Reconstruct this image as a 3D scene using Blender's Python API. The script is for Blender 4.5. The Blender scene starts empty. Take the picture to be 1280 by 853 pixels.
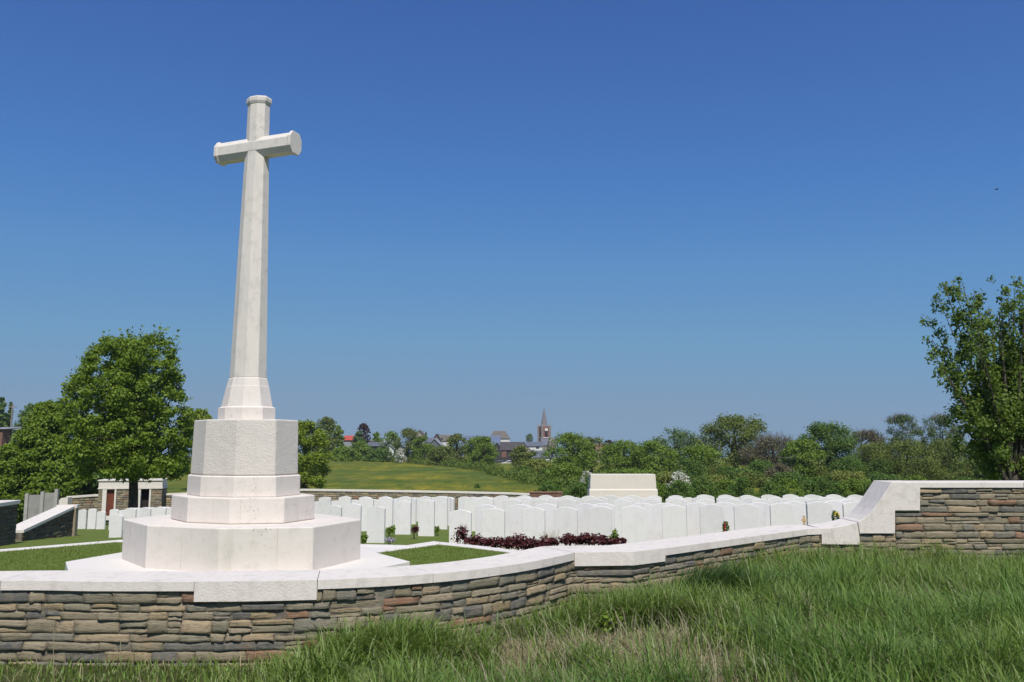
import bpy, math, random
import numpy as np
from mathutils import Vector

random.seed(7)
R = math.radians
scene = bpy.context.scene
COL = scene.collection
EYE = 1.6                                   # eye height above the ground under the photographer
F = 1030.0                                  # focal length in photo pixels (1280 wide)
TH = math.atan(130/1030)
CT, ST = math.cos(TH), math.sin(TH)

# ------------------------------------------------------------------ helpers
def P(x, y, Y):
    u = (x-640)/F; v = (426.5-y)/F
    t = Y/(CT-v*ST)
    return Vector((u*t, Y, (ST+v*CT)*t+EYE))

def PH(x, y, h):                            # point on the level h metres below the eye
    u = (x-640)/F; v = (426.5-y)/F
    t = -h/(ST+v*CT)
    return Vector((u*t, (CT-v*ST)*t, EYE-h))

def ss(a, b, x):
    t = np.clip((np.asarray(x, float)-a)/(b-a), 0, 1)
    return t*t*(3-2*t)

def tag(o, label=None, cat=None, group=None, kind=None):
    if label: o['label'] = label
    if cat: o['category'] = cat
    if group: o['group'] = group
    if kind: o['kind'] = kind
    return o

def empty(name, loc, rz=0):
    o = bpy.data.objects.new(name, None)
    o.empty_display_size = .2
    o.location = loc; o.rotation_euler = (0, 0, rz)
    COL.objects.link(o)
    return o

def mesh_obj(name, verts, faces, mat, parent=None, smooth=False, world=True):
    """faces: list of tuples or an (M,4) array. world=True: verts are in world space even with a parent"""
    me = bpy.data.meshes.new(name)
    verts = np.asarray(verts, np.float32)
    if isinstance(faces, np.ndarray):
        k = faces.shape[1]
        me.vertices.add(len(verts)); me.vertices.foreach_set('co', verts.ravel())
        me.loops.add(faces.size); me.loops.foreach_set('vertex_index', faces.astype(np.int32).ravel())
        me.polygons.add(len(faces))
        me.polygons.foreach_set('loop_start', np.arange(0, faces.size, k, dtype=np.int32))
        me.polygons.foreach_set('loop_total', np.full(len(faces), k, np.int32))
        me.update(calc_edges=True); me.validate()
    else:
        me.from_pydata([tuple(map(float, v)) for v in verts], [], faces)
        me.update()
    if smooth:
        me.polygons.foreach_set('use_smooth', np.ones(len(me.polygons), bool))
    me.materials.append(mat)
    o = bpy.data.objects.new(name, me)
    COL.objects.link(o)
    if parent is not None:
        o.parent = parent
        if world:
            off = Vector(parent.location)
            rz = parent.rotation_euler.z
            c, s = math.cos(-rz), math.sin(-rz)
            v = verts - np.array(off, np.float32)
            w = np.stack([c*v[:, 0]-s*v[:, 1], s*v[:, 0]+c*v[:, 1], v[:, 2]], 1).astype(np.float32)
            me.vertices.foreach_set('co', w.ravel()); me.update()
    return o

class MB:
    def __init__(s): s.v = []; s.f = []
    def add(s, vs, fs):
        n = len(s.v); s.v += [tuple(v) for v in vs]; s.f += [tuple(i+n for i in f) for f in fs]
    def prism(s, poly, z0, z1):
        n = len(poly)
        vs = [(p[0], p[1], z0) for p in poly]+[(p[0], p[1], z1) for p in poly]
        s.add(vs, [tuple(range(n))[::-1], tuple(range(n, 2*n))]+[(i, (i+1) % n, (i+1) % n+n, i+n) for i in range(n)])
    def loft(s, rings, cap=True):
        n = len(rings[0]); vs = [p for r in rings for p in r]; fs = []
        for k in range(len(rings)-1):
            for i in range(n):
                j = (i+1) % n
                fs.append((k*n+i, k*n+j, k*n+n+j, k*n+n+i))
        if cap: fs += [tuple(range(n))[::-1], tuple(range(len(vs)-n, len(vs)))]
        s.add(vs, fs)
    def box(s, x0, x1, y0, y1, z0, z1): s.prism([(x0, y0), (x1, y0), (x1, y1), (x0, y1)], z0, z1)
    def tube(s, pts, rad, n=7):
        rings = []
        for i, p in enumerate(pts):
            p = Vector(p)
            d = (Vector(pts[min(i+1, len(pts)-1)])-Vector(pts[max(i-1, 0)])).normalized()
            a = d.orthogonal().normalized() if abs(d.z) < .99 else Vector((1, 0, 0))
            if abs(d.z) < .99: a = Vector((0, 0, 1)).cross(d).normalized()
            b = d.cross(a)
            rings.append([p+rad[i]*(math.cos(2*math.pi*k/n)*a+math.sin(2*math.pi*k/n)*b) for k in range(n)])
        s.loft(rings)
    def build(s, name, mat, parent=None, smooth=False, world=True):
        return mesh_obj(name, s.v, s.f, mat, parent, smooth, world)

def bevel(o, w, seg=2):
    m = o.modifiers.new('bevel', 'BEVEL'); m.width = w; m.segments = seg; m.limit_method = 'ANGLE'; m.angle_limit = R(35)

# ------------------------------------------------------------------ materials
def nodes(name):
    m = bpy.data.materials.new(name); m.use_nodes = True
    nt = m.node_tree; nt.nodes.clear()
    out = nt.nodes.new('ShaderNodeOutputMaterial')
    return m, nt, out

def N(nt, t, **kw):
    n = nt.nodes.new(t)
    for k, v in kw.items():
        if k.startswith('i_'): n.inputs[k[2:].replace('_', ' ')].default_value = v
        else: setattr(n, k, v)
    return n

def ramp(nt, stops, fac, interp='LINEAR'):
    n = nt.nodes.new('ShaderNodeValToRGB'); cr = n.color_ramp; cr.interpolation = interp
    while len(cr.elements) < len(stops): cr.elements.new(.5)
    for e, (p, c) in zip(cr.elements, stops): e.position = p; e.color = (*c, 1)
    nt.links.new(fac, n.inputs[0])
    return n.outputs[0]

def noise(nt, scale, detail=4, rough=.55, coord='Position', vec=None, sc3=None):
    n = N(nt, 'ShaderNodeTexNoise'); n.inputs['Scale'].default_value = scale
    n.inputs['Detail'].default_value = detail; n.inputs['Roughness'].default_value = rough
    if vec is None:
        vec = nt.nodes.new('ShaderNodeNewGeometry').outputs['Position'] if coord == 'Position' else nt.nodes.new('ShaderNodeTexCoord').outputs['Object']
    if sc3:
        mp = N(nt, 'ShaderNodeMapping'); mp.inputs['Scale'].default_value = sc3
        nt.links.new(vec, mp.inputs[0]); vec = mp.outputs[0]
    nt.links.new(vec, n.inputs['Vector'])
    return n.outputs['Fac']

def mix(nt, fac, a, b, mode='MIX'):
    n = N(nt, 'ShaderNodeMix', data_type='RGBA', blend_type=mode)
    for s, v in ((n.inputs[0], fac), (n.inputs[6], a), (n.inputs[7], b)):
        if isinstance(v, (int, float)): s.default_value = v
        elif isinstance(v, tuple): s.default_value = (*v, 1)
        else: nt.links.new(v, s)
    return n.outputs[2]

def bsdf(nt, out, col, rough=.8, bump=None, strength=.3, dist=.01, spec=.3):
    b = N(nt, 'ShaderNodeBsdfPrincipled')
    b.inputs['Roughness'].default_value = rough
    b.inputs['Specular IOR Level'].default_value = spec
    if isinstance(col, tuple): b.inputs['Base Color'].default_value = (*col, 1)
    else: nt.links.new(col, b.inputs['Base Color'])
    if bump is not None:
        bn = N(nt, 'ShaderNodeBump'); bn.inputs['Strength'].default_value = strength; bn.inputs['Distance'].default_value = dist
        nt.links.new(bump, bn.inputs['Height']); nt.links.new(bn.outputs[0], b.inputs['Normal'])
    nt.links.new(b.outputs[0], out.inputs[0])
    return b

def plain(name, col, rough=.8, var=.12, scale=3):
    m, nt, out = nodes(name)
    f = noise(nt, scale)
    c = ramp(nt, [(.3, tuple(x*(1-var) for x in col)), (.7, tuple(min(1, x*(1+var)) for x in col))], f)
    bsdf(nt, out, c, rough, f, .15)
    return m

def limestone(name, base, stain=(.36, .34, .29), amt=.35, bumpd=.006, lich=.0, bs=.45, vary=0):
    m, nt, out = nodes(name)
    big = noise(nt, 1.3, 5, .6)
    mid = noise(nt, 9, 5, .65)
    fine = noise(nt, 70, 4, .7)
    streak = noise(nt, 6, 4, .6, sc3=(1.6, 1.6, .22))
    c = mix(nt, ramp(nt, [(.35, (0, 0, 0)), (.75, (1, 1, 1))], big), tuple(x*.95 for x in base), base)
    c = mix(nt, ramp(nt, [(.52, (0, 0, 0)), (.86, (amt, amt, amt))], mid), c, stain)
    c = mix(nt, ramp(nt, [(.56, (0, 0, 0)), (.8, (amt*.6,)*3)], streak), c, stain)
    if vary:
        oi = N(nt, 'ShaderNodeObjectInfo')
        c = mix(nt, 1.0, c, ramp(nt, [(0, (1-vary, 1-vary, 1-vary)), (.4, (1, 1, 1)), (1, (1, .99, .98))], oi.outputs['Random']), 'MULTIPLY')
    # small pits and lichen spots
    vo = N(nt, 'ShaderNodeTexVoronoi'); vo.inputs['Scale'].default_value = 26
    nt.links.new(nt.nodes.new('ShaderNodeNewGeometry').outputs['Position'], vo.inputs['Vector'])
    sp = N(nt, 'ShaderNodeMath', operation='MULTIPLY')
    nt.links.new(ramp(nt, [(.1, (1, 1, 1)), (.2, (0, 0, 0))], vo.outputs['Distance']), sp.inputs[0])
    nt.links.new(ramp(nt, [(.56, (0, 0, 0)), (.64, (1, 1, 1))], noise(nt, 1.7, 3)), sp.inputs[1])
    c = mix(nt, sp.outputs[0], c, (.26, .25, .21))
    ad = N(nt, 'ShaderNodeMath', operation='ADD'); nt.links.new(mid, ad.inputs[0]); nt.links.new(fine, ad.inputs[1])
    bsdf(nt, out, c, .85, ad.outputs[0], bs, bumpd, .2)
    return m

M = {}
M['cross'] = limestone('pale_limestone', (.71, .645, .575), (.38, .34, .28), .45)
M['crossup'] = limestone('weathered_limestone', (.68, .63, .555), (.3, .29, .25), .55)
M['block'] = limestone('tooled_limestone', (.68, .62, .55), (.4, .38, .34), .35, .02, bs=.6)
M['coping'] = limestone('coping_limestone', (.71, .65, .58), (.33, .30, .25), .6, .008, bs=.6)
M['headstone'] = limestone('headstone_stone', (.765, .738, .712), (.42, .41, .38), .4, .003, vary=.08)
M['warstone'] = limestone('altar_limestone', (.68, .61, .53), amt=.25)
M['paving'] = limestone('paving_limestone', (.70, .655, .60), (.45, .42, .37), .3, .004)

def rubble(name, dark=1.0):
    m, nt, out = nodes(name)
    g = nt.nodes.new('ShaderNodeNewGeometry')
    c = ramp(nt, [(0, (.27, .255, .19)), (.14, (.33, .30, .225)), (.24, (.22, .23, .205)), (.36, (.37, .31, .20)),
                  (.45, (.13, .145, .155)), (.56, (.34, .31, .24)), (.68, (.25, .255, .2)), (.76, (.28, .165, .11)), (.81, (.30, .285, .22)),
                  (.91, (.44, .37, .26)), (.97, (.17, .185, .19))],
             g.outputs['Random Per Island'], 'CONSTANT')
    n1 = noise(nt, 14, 6, .65); n2 = noise(nt, 90, 5, .75); n3 = noise(nt, 5, 3)
    lay = noise(nt, 1, 5, .75, sc3=(14, 14, 95))                 # cleavage lines along the bed of the stone
    c = mix(nt, ramp(nt, [(.35, (0, 0, 0)), (.75, (.55, .55, .55))], n1), c, (.36, .325, .26))
    c = mix(nt, ramp(nt, [(.62, (0, 0, 0)), (.76, (.45, .45, .45))], n3), c, (.31, .21, .125))
    c = mix(nt, ramp(nt, [(.34, (.75, .75, .75)), (.47, (0, 0, 0))], lay), c, (.075, .07, .06))
    c = mix(nt, ramp(nt, [(.56, (0, 0, 0)), (.72, (.5, .5, .5))], lay), c, (.45, .42, .35))
    c = mix(nt, ramp(nt, [(.3, (.5, .5, .5)), (.46, (0, 0, 0))], n2), c, (.08, .08, .07), 'MIX')
    c = mix(nt, 1.0, c, (.95, .87, .765), 'MULTIPLY')
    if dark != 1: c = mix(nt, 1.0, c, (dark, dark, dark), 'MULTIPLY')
    ad = N(nt, 'ShaderNodeMath', operation='ADD'); nt.links.new(lay, ad.inputs[0]); nt.links.new(n2, ad.inputs[1])
    bsdf(nt, out, c, .88, ad.outputs[0], 1.0, .009, .15)
    return m
M['rubble'] = rubble('rubble_stone')
M['slate'] = rubble('shaded_dark_rubble', .55)  # same rubble darkened: dark stone plus the left walls' shade, put into the colour
M['mortar'] = plain('dark_mortar', (.15, .128, .098), .95, .6, 7)

def leafmat(name, cols, trans=.35, rough=.55, posvar=0.0, spec=.25):
    m, nt, out = nodes(name)
    g = nt.nodes.new('ShaderNodeNewGeometry')
    k = len(cols)-1
    c = ramp(nt, [(i/k, cc) for i, cc in enumerate(cols)], g.outputs['Random Per Island'])
    if posvar:
        f = noise(nt, posvar, 3)
        c = mix(nt, ramp(nt, [(.35, (0, 0, 0)), (.65, (.75, .75, .75))], f), c, tuple(x*1.15 for x in cols[0]))
    b = N(nt, 'ShaderNodeBsdfPrincipled'); b.inputs['Roughness'].default_value = rough
    b.inputs['Specular IOR Level'].default_value = spec
    nt.links.new(c, b.inputs['Base Color'])
    t = N(nt, 'ShaderNodeBsdfTranslucent')
    nt.links.new(mix(nt, 1.0, c, (1.25, 1.15, .6), 'MULTIPLY'), t.inputs[0])
    ms = N(nt, 'ShaderNodeMixShader'); ms.inputs[0].default_value = trans
    nt.links.new(b.outputs[0], ms.inputs[1]); nt.links.new(t.outputs[0], ms.inputs[2])
    nt.links.new(ms.outputs[0], out.inputs[0])
    return m
M['leaf_main'] = leafmat('hornbeam_leaves', [(0.116, 0.195, 0.018), (0.165, 0.254, 0.024), (0.207, 0.283, 0.035), (0.134, 0.212, 0.020)], .4)
M['leaf_vase'] = leafmat('maple_leaves', [(0.092, 0.149, 0.024), (0.138, 0.213, 0.034), (0.167, 0.230, 0.045), (0.103, 0.167, 0.026)], .4)
M['leaf_mid'] = leafmat('green_leaves', [(0.133, 0.211, 0.028), (0.185, 0.278, 0.034), (0.159, 0.234, 0.034)])
M['leaf_dark'] = leafmat('dark_green_leaves', [(0.079, 0.141, 0.026), (0.112, 0.194, 0.033), (0.133, 0.216, 0.038)])
M['leaf_blue'] = leafmat('blue_green_leaves', [(0.089, 0.149, 0.048), (0.128, 0.197, 0.059), (0.114, 0.175, 0.053)])
M['leaf_olive'] = leafmat('olive_leaves', [(0.127, 0.169, 0.033), (0.169, 0.210, 0.042), (0.143, 0.185, 0.037)])
M['leaf_light'] = leafmat('pale_green_leaves', [(0.190, 0.232, 0.049), (0.243, 0.278, 0.062), (0.212, 0.241, 0.055)])
M['leaf_lime'] = leafmat('lime_green_leaves', [(0.170, 0.248, 0.025), (0.236, 0.305, 0.032), (0.189, 0.264, 0.028)])
M['leaf_brown'] = leafmat('brownish_buds', [(.135,.135,.06), (.165,.145,.08), (.12,.13,.05)], .2)
M['leaf_copper'] = leafmat('copper_leaves', [(.05, .022, .022), (.065, .03, .026), (.04, .02, .02)], .2)
M['blossom'] = leafmat('may_blossom', [(.6, .6, .55), (.68, .68, .62), (.22, .26, .12)], .2)
M['hedge'] = leafmat('hedge_leaves', [(0.094, 0.145, 0.025), (0.130, 0.186, 0.029), (0.165, 0.217, 0.037)])
M['burgundy'] = leafmat('burgundy_leaves', [(.075, .018, .02), (.12, .03, .032), (.055, .016, .016), (.16, .05, .045)], .2, .4)
M['lilac'] = leafmat('lilac_petals', [(.42, .34, .55), (.5, .45, .62), (.1, .16, .04)], .2)
M['red_flower'] = leafmat('red_petals', [(.5, .03, .03), (.42, .02, .02)], .2)
M['yellow_flower'] = leafmat('yellow_petals', [(.7, .5, .06), (.75, .55, .15)], .2)
M['blade'] = leafmat('tall_grass', [(.13, .215, .036), (.195, .29, .055), (.155, .245, .042), (.27, .32, .10), (.125, .21, .038), (.33, .32, .16)], .38, .42, .9, .35)
M['blade_dark'] = leafmat('sedge_grass', [(0.085, 0.174, 0.031), (0.125, 0.230, 0.041), (0.160, 0.263, 0.051), (0.210, 0.263, 0.085)], .35, .45)
M['sedge'] = leafmat('dark_sedge', [(.04, .085, .02), (.06, .115, .026), (.08, .14, .035)], .3, .45)
M['straw'] = leafmat('dry_straw', [(.42, .35, .2), (.5, .43, .27), (.33, .28, .16), (.24, .25, .11)], .25, .7)
M['seed'] = leafmat('seed_heads', [(.26, .25, .15), (.32, .28, .19), (.22, .24, .12)], .2, .7)
M['mown'] = leafmat('mown_blades', [(.125, .185, .03), (.155, .215, .038), (.18, .225, .05)], .3, .5, 1.2)
M['bark'] = plain('dark_bark', (.05, .04, .032), .95, .4, 8)
M['bark_grey'] = plain('grey_bark', (.085, .07, .058), .95, .4, 8)
M['twig'] = leafmat('bare_twigs', [(.10, .082, .058), (.13, .105, .075)], .0, .9)

# mown lawn sheet
m, nt, out = nodes('mown_lawn')
a = noise(nt, 1.1, 4); b_ = noise(nt, 45, 3, .7); d_ = noise(nt, 7, 4)
c = ramp(nt, [(.3, (.105, .155, .026)), (.7, (.155, .195, .04))], d_)
c = mix(nt, ramp(nt, [(.4, (0, 0, 0)), (.7, (.7, .7, .7))], a), c, (.145, .17, .045))
c = mix(nt, ramp(nt, [(.3, (.4, .4, .4)), (.6, (0, 0, 0))], b_), c, (.05, .085, .015))
bsdf(nt, out, c, .9, b_, .8, .02, .1); M['lawn'] = m

# wide ground: rough soil and thatch near, buttercup meadow beyond
m, nt, out = nodes('meadow_and_soil')
g = nt.nodes.new('ShaderNodeNewGeometry'); sx = N(nt, 'ShaderNodeSeparateXYZ'); nt.links.new(g.outputs['Position'], sx.inputs[0])
n1 = noise(nt, .055, 4, .6, sc3=(1, .5, 1)); n2 = noise(nt, .55, 6, .78, sc3=(1, .22, 1)); n3 = noise(nt, 5, 4, .7)
n4 = noise(nt, .13, 5, .65, sc3=(.6, .35, 1))
med = ramp(nt, [(.36, (.045, .085, .014)), (.5, (.095, .122, .02)), (.64, (.165, .16, .036))], n2)
med = mix(nt, ramp(nt, [(.42, (0, 0, 0)), (.62, (.8, .8, .8))], n1), med, (.065, .105, .02))
fl = N(nt, 'ShaderNodeMath', operation='MULTIPLY')
nt.links.new(ramp(nt, [(.42, (0, 0, 0)), (.6, (1, 1, 1))], n4), fl.inputs[0])
nt.links.new(ramp(nt, [(.4, (0, 0, 0)), (.68, (.85, .85, .85))], noise(nt, .7, 6, .8, sc3=(1, .2, 1))), fl.inputs[1])
med = mix(nt, fl.outputs[0], med, (.34, .27, .02))
near = ramp(nt, [(.3, (.035, .04, .015)), (.55, (.06, .07, .025)), (.75, (.12, .10, .055))], n3)
mr = N(nt, 'ShaderNodeMapRange'); mr.inputs[1].default_value = 14; mr.inputs[2].default_value = 40
nt.links.new(sx.outputs[1], mr.inputs[0])
c = mix(nt, mr.outputs[0], near, med)
bsdf(nt, out, c, .95, n3, .5, .03, .05); M['ground'] = m

M['red_roof'] = plain('red_tiles', (.42, .07, .05), .8, .2, 2)
M['orange_roof'] = plain('orange_tiles', (.26, .14, .095), .8, .2, 2)
M['brown_roof'] = plain('brown_tiles', (.14, .12, .10), .8, .25, 1)
M['slate_roof'] = plain('slate_tiles', (.115, .125, .15), .6, .15, 1)
M['blue_roof'] = plain('blue_grey_sheet_roof', (.13, .16, .235), .5, .1, .3)
M['dark_roof'] = plain('dark_tiles', (.07, .062, .06), .8, .2, 1)
M['grey_roof'] = plain('grey_corrugated_roof', (.27, .275, .29), .7, .15, .6)
M['white_wall'] = plain('white_render', (.62, .62, .6), .9, .06, 1)
M['pale_wall'] = plain('pale_brick_wall', (.4, .345, .29), .9, .15, 1)
M['brick'] = plain('red_brick', (.18, .095, .07), .9, .25, 2)
M['church_brick'] = plain('church_brick', (.2, .095, .07), .9, .25, .8)
M['church_stone'] = plain('church_grey_stone', (.22, .19, .165), .9, .15, 1)
M['spire'] = plain('spire_slates', (.19, .17, .18), .8, .2, .8)
M['dark_timber'] = plain('dark_timber', (.05, .045, .045), .9, .2, 1)
M['door'] = plain('red_brown_door', (.15, .042, .022), .6, .2, 5)
M['void'] = plain('dark_interior', (.03, .022, .022), .95, .2, 5)
M['concrete'] = plain('fence_concrete', (.36, .345, .32), .9, .12, 3)
M['concrete_panel'] = plain('fence_panel_concrete', (.27, .26, .245), .9, .12, 3)
M['glass'] = plain('window_glass', (.05, .06, .08), .15, .1, 1)
M['metal_white'] = plain('white_car_paint', (.7, .7, .72), .3, .03, 1)
M['metal_dark'] = plain('dark_car_paint', (.05, .055, .07), .3, .05, 1)
M['rubber'] = plain('black_rubber', (.02, .02, .02), .8, .1, 5)
M['wood'] = plain('pale_wood', (.5, .36, .2), .7, .15, 9)
M['pole'] = plain('grey_pole', (.22, .2, .19), .8, .1, 3)
M['bird'] = plain('dark_feathers', (.03, .03, .035), .8, .1, 9)
M['clock'] = plain('white_clock_dial', (.7, .7, .68), .6, .03, 2)

# ------------------------------------------------------------------ terrain
# front edge of the low wall's coping, one metre below the eye
pix = [(0, 725.6), (120, 726.6), (245, 726.6), (320, 726), (398, 724.3), (470, 721.5), (534, 717.3), (585, 712.6),
       (630, 707), (675, 699.6), (716, 690.6), (790, 689.7), (829, 685.3), (900, 675.8), (960, 667.6), (1008, 661.2), (1026, 660.6)]
front = [Vector((-11, 6.9)), Vector((-8.5, 6.35)), Vector((-5.6, 6.13))]+[PH(x, y, 1.0).xy for x, y in pix]
YR = front[-1].y                                          # plane of the tall right wall
front += [Vector((P(1280, 600, YR).x+7, YR))]
NB = 13                                                    # index of the inner corner (x=716)
def smooth_path(pts, a, b, n=6):                           # Catmull-Rom between a and b, the rest stays straight
    out = list(pts[:a])
    for i in range(a, b):
        p0, p1, p2, p3 = pts[max(i-1, 0)], pts[i], pts[i+1], pts[min(i+2, b)]
        for k in range(n):
            t = k/n
            out.append(.5*((2*p1)+(p2-p0)*t+(2*p0-5*p1+4*p2-p3)*t*t+(3*p1-p0-3*p2+p3)*t**3))
    return out+list(pts[b:])
PATH = smooth_path(front, 0, NB)

class Path:
    def __init__(s, pts):
        s.p = [Vector(p[:2]) for p in pts]
        s.L = [0]
        for a, b in zip(s.p, s.p[1:]): s.L.append(s.L[-1]+(b-a).length)
        n = []
        for a, b in zip(s.p, s.p[1:]):
            t = (b-a).normalized(); n.append(Vector((t.y, -t.x)))
        s.n = []
        for i in range(len(s.p)):
            a = n[max(i-1, 0)]; b = n[min(i, len(n)-1)]
            m = (a+b).normalized(); s.n.append(m/max(.5, m.dot(a)))
    def at(s, l, off=0.0):
        l = min(max(l, 0), s.L[-1])
        i = max(0, min(len(s.L)-2, int(np.searchsorted(s.L, l, side='right'))-1))
        t = (l-s.L[i])/max(1e-9, s.L[i+1]-s.L[i])
        return s.p[i].lerp(s.p[i+1], t)+s.n[i].lerp(s.n[i+1], t)*off
    def s_of(s, pt):
        return min(((s.at(k*s.L[-1]/2000)-Vector(pt[:2])).length, k*s.L[-1]/2000) for k in range(2001))[1]
    def between(s, a, b):                                    # arc lengths a, interior vertices, b
        return [a]+[l for l in s.L if a+1e-4 < l < b-1e-4]+[b]
WP = Path(PATH)
pw = np.array([(p.x, p.y) for p in PATH])
def wallY(X): return np.interp(X, pw[:, 0], pw[:, 1])

def hcem(X, Y):                                             # depth of the cemetery lawn below the eye
    X = np.asarray(X, float); Y = np.asarray(Y, float)
    return np.maximum(1.28+.042*Y, .84+.0612*Y)+.035*np.maximum(0, -X-3)

def hout(X):                                                # outside ground
    return 1.6-.15*ss(-.6, 2.4, X)

def hfield(X, Y):
    h = 4.4+2.9*ss(215, 330, Y)+.03*np.maximum(0, np.asarray(Y, float)-520)
    h = h-1.15*ss(-10, -58, X)*ss(85, 195, Y)*(1-ss(215, 330, Y))
    h = h+.5*ss(20, 60, X)*ss(90, 160, Y)
    return h

def hground(X, Y):
    X = np.asarray(X, float); Y = np.asarray(Y, float)
    t = ss(.12, .5, Y-wallY(X))
    f = ss(57, 76, Y)
    inner = (hcem(X, np.minimum(Y, 60))+.3)*(1-f)+hfield(X, Y)*f
    return hout(X)*(1-t)+inner*t

def grid(name, xs, ys, hf, mat):
    gx, gy = np.meshgrid(xs, ys)
    v = np.stack([gx.ravel(), gy.ravel(), EYE-hf(gx, gy).ravel()], 1)
    nx, ny = len(xs), len(ys)
    i = (np.arange(ny-1)[:, None]*nx+np.arange(nx-1)[None]).ravel()
    f = np.stack([i, i+1, i+nx+1, i+nx], 1)
    return mesh_obj(name, v, f, mat, smooth=True)

xs = np.concatenate([[-700, -450, -300, -200], np.arange(-150, -12, 4), np.arange(-12, 18, .25), np.arange(18, 150, 4), [200, 300, 450, 700]])
ys = np.concatenate([[-55, -25, -8, 0], np.arange(2, 12, .12), np.arange(12, 60, 2), np.arange(60, 360, 4), [420, 520, 650]])
tag(grid('ground', xs, ys, hground, M['ground']), kind='structure')

lx = np.arange(-60, 61, 1.0); ly = np.concatenate([np.arange(8.8, 58.6, .6)])
def hlawn(X, Y):
    return np.where(Y-wallY(X) < .5, hcem(X, Y)+.5, hcem(X, Y))
tag(grid('cemetery_lawn', lx, ly, hlawn, M['lawn']), kind='structure')

# ------------------------------------------------------------------ rubble stonework
rng = np.random.default_rng(11)
def stonework(path, s0, s1, ztop, zbot, name, mat, parent, ch=(.042, .105), ln=(.08, .34), gap=.0055, out=0.0, seed=1):
    rg = np.random.default_rng(seed)
    V = []; Fq = []; nv = 0
    z = max(ztop(s) for s in np.linspace(s0, s1, 40))
    zmin = min(zbot(s) for s in np.linspace(s0, s1, 40))
    stones = []
    while z > zmin:
        h = rg.uniform(*ch); s = s0-rg.uniform(0, .1)
        while s < s1:
            l = rg.uniform(*ln)*(1.25 if h < sum(ch)/2 else 1)
            a, b = max(s, s0), min(s+l, s1)
            if b-a > .03:
                r = rg.random()
                if r < .10 and h > .07:
                    k = rg.uniform(.4, .6); stones += [(a, b, z-h*k, z), (a, b, z-h, z-h*k)]
                elif r < .26 and b-a > .2:
                    k = a+(b-a)*rg.uniform(.35, .65); stones += [(a, k, z-h, z), (k, b, z-h*.55, z), (k, b, z-h, z-h*.55)]
                else: stones.append((a, b, z-h, z))
            s += l
        z -= h
    NX, NZ = 8, 6
    gq = np.array([(j*NX+i, j*NX+i+1, (j+1)*NX+i+1, (j+1)*NX+i) for j in range(NZ-1) for i in range(NX-1)])
    for a, b, z0, z1 in stones:
        mid = (a+b)/2
        z1 = min(z1, ztop(mid))
        if z1-z0 < .015 or z1 < zbot(mid): continue
        g = gap*rg.uniform(.4, 1.4)
        a_, b_, z0_, z1_ = a+g/2, b-g/2, z0+g/2, z1-g/2
        if b_-a_ < .02: continue
        L_, H_ = b_-a_, z1_-z0_
        e = min(.0022, L_*.06, H_*.06)
        us = np.array([0, e/L_, .18, .4, .6, .82, 1-e/L_, 1]); us[2:6] += rg.uniform(-.05, .05, 4)
        ws = np.array([0, e/H_, .33, .67, 1-e/H_, 1]); ws[2:4] += rg.uniform(-.08, .08, 2)
        U, W = np.meshgrid(us, ws)
        base = rg.uniform(-.005, .012)
        tl, tb = rg.uniform(-.012, .012), rg.uniform(-.009, .009)
        D_ = base+tl*(U-.5)+tb*(W-.5)+rg.normal(size=U.shape)*.0022
        if rg.random() < .5:                                # a split ledge across the face
            k = rg.uniform(.3, .7)+rg.uniform(-.2, .2)*(U-.5); D_ += np.where(W > k, rg.uniform(-.007, -.002), 0)
        edge = np.zeros(U.shape, bool); edge[0] = edge[-1] = True; edge[:, 0] = edge[:, -1] = True
        ring = np.zeros(U.shape, bool); ring[1, 1:-1] = ring[-2, 1:-1] = True; ring[1:-1, 1] = ring[1:-1, -2] = True
        D_ -= ring*rg.uniform(0, .002, U.shape)
        D_ = np.where(edge, -.013, D_)
        ju = np.interp(us, [0, .2, .5, .8, 1], rg.uniform(-1, 1, 5)); jd = np.interp(us, [0, .2, .5, .8, 1], rg.uniform(-1, 1, 5))
        jl = np.interp(ws, [0, .5, 1], rg.uniform(-1, 1, 3)); jr = np.interp(ws, [0, .5, 1], rg.uniform(-1, 1, 3))
        aw = min(.006, H_*.09); au = min(.009, L_*.07)
        Z_ = z0_+H_*W+aw*(jd[None]*(1-W)+ju[None]*W); S_ = a_+L_*U+au*(jl[:, None]*(1-U)+jr[:, None]*U)
        for q, d, zz in zip(S_.ravel(), D_.ravel(), Z_.ravel()):
            p = path.at(q, d+out); V.append((p.x, p.y, zz))
        Fq.append(gq+nv); nv += NX*NZ
    return mesh_obj(name, np.array(V), np.concatenate(Fq), mat, parent)

def sweep(path, s0, s1, off0, off1, z0, z1, mb):            # a prism that follows the path
    ls = path.between(s0, s1)
    rings = []
    for l in ls:
        a = path.at(l, off1); b = path.at(l, off0)
        zz0 = z0(l) if callable(z0) else z0; zz1 = z1(l) if callable(z1) else z1
        rings.append([(a.x, a.y, zz0), (a.x, a.y, zz1), (b.x, b.y, zz1), (b.x, b.y, zz0)])
    mb.loft(rings)

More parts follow.
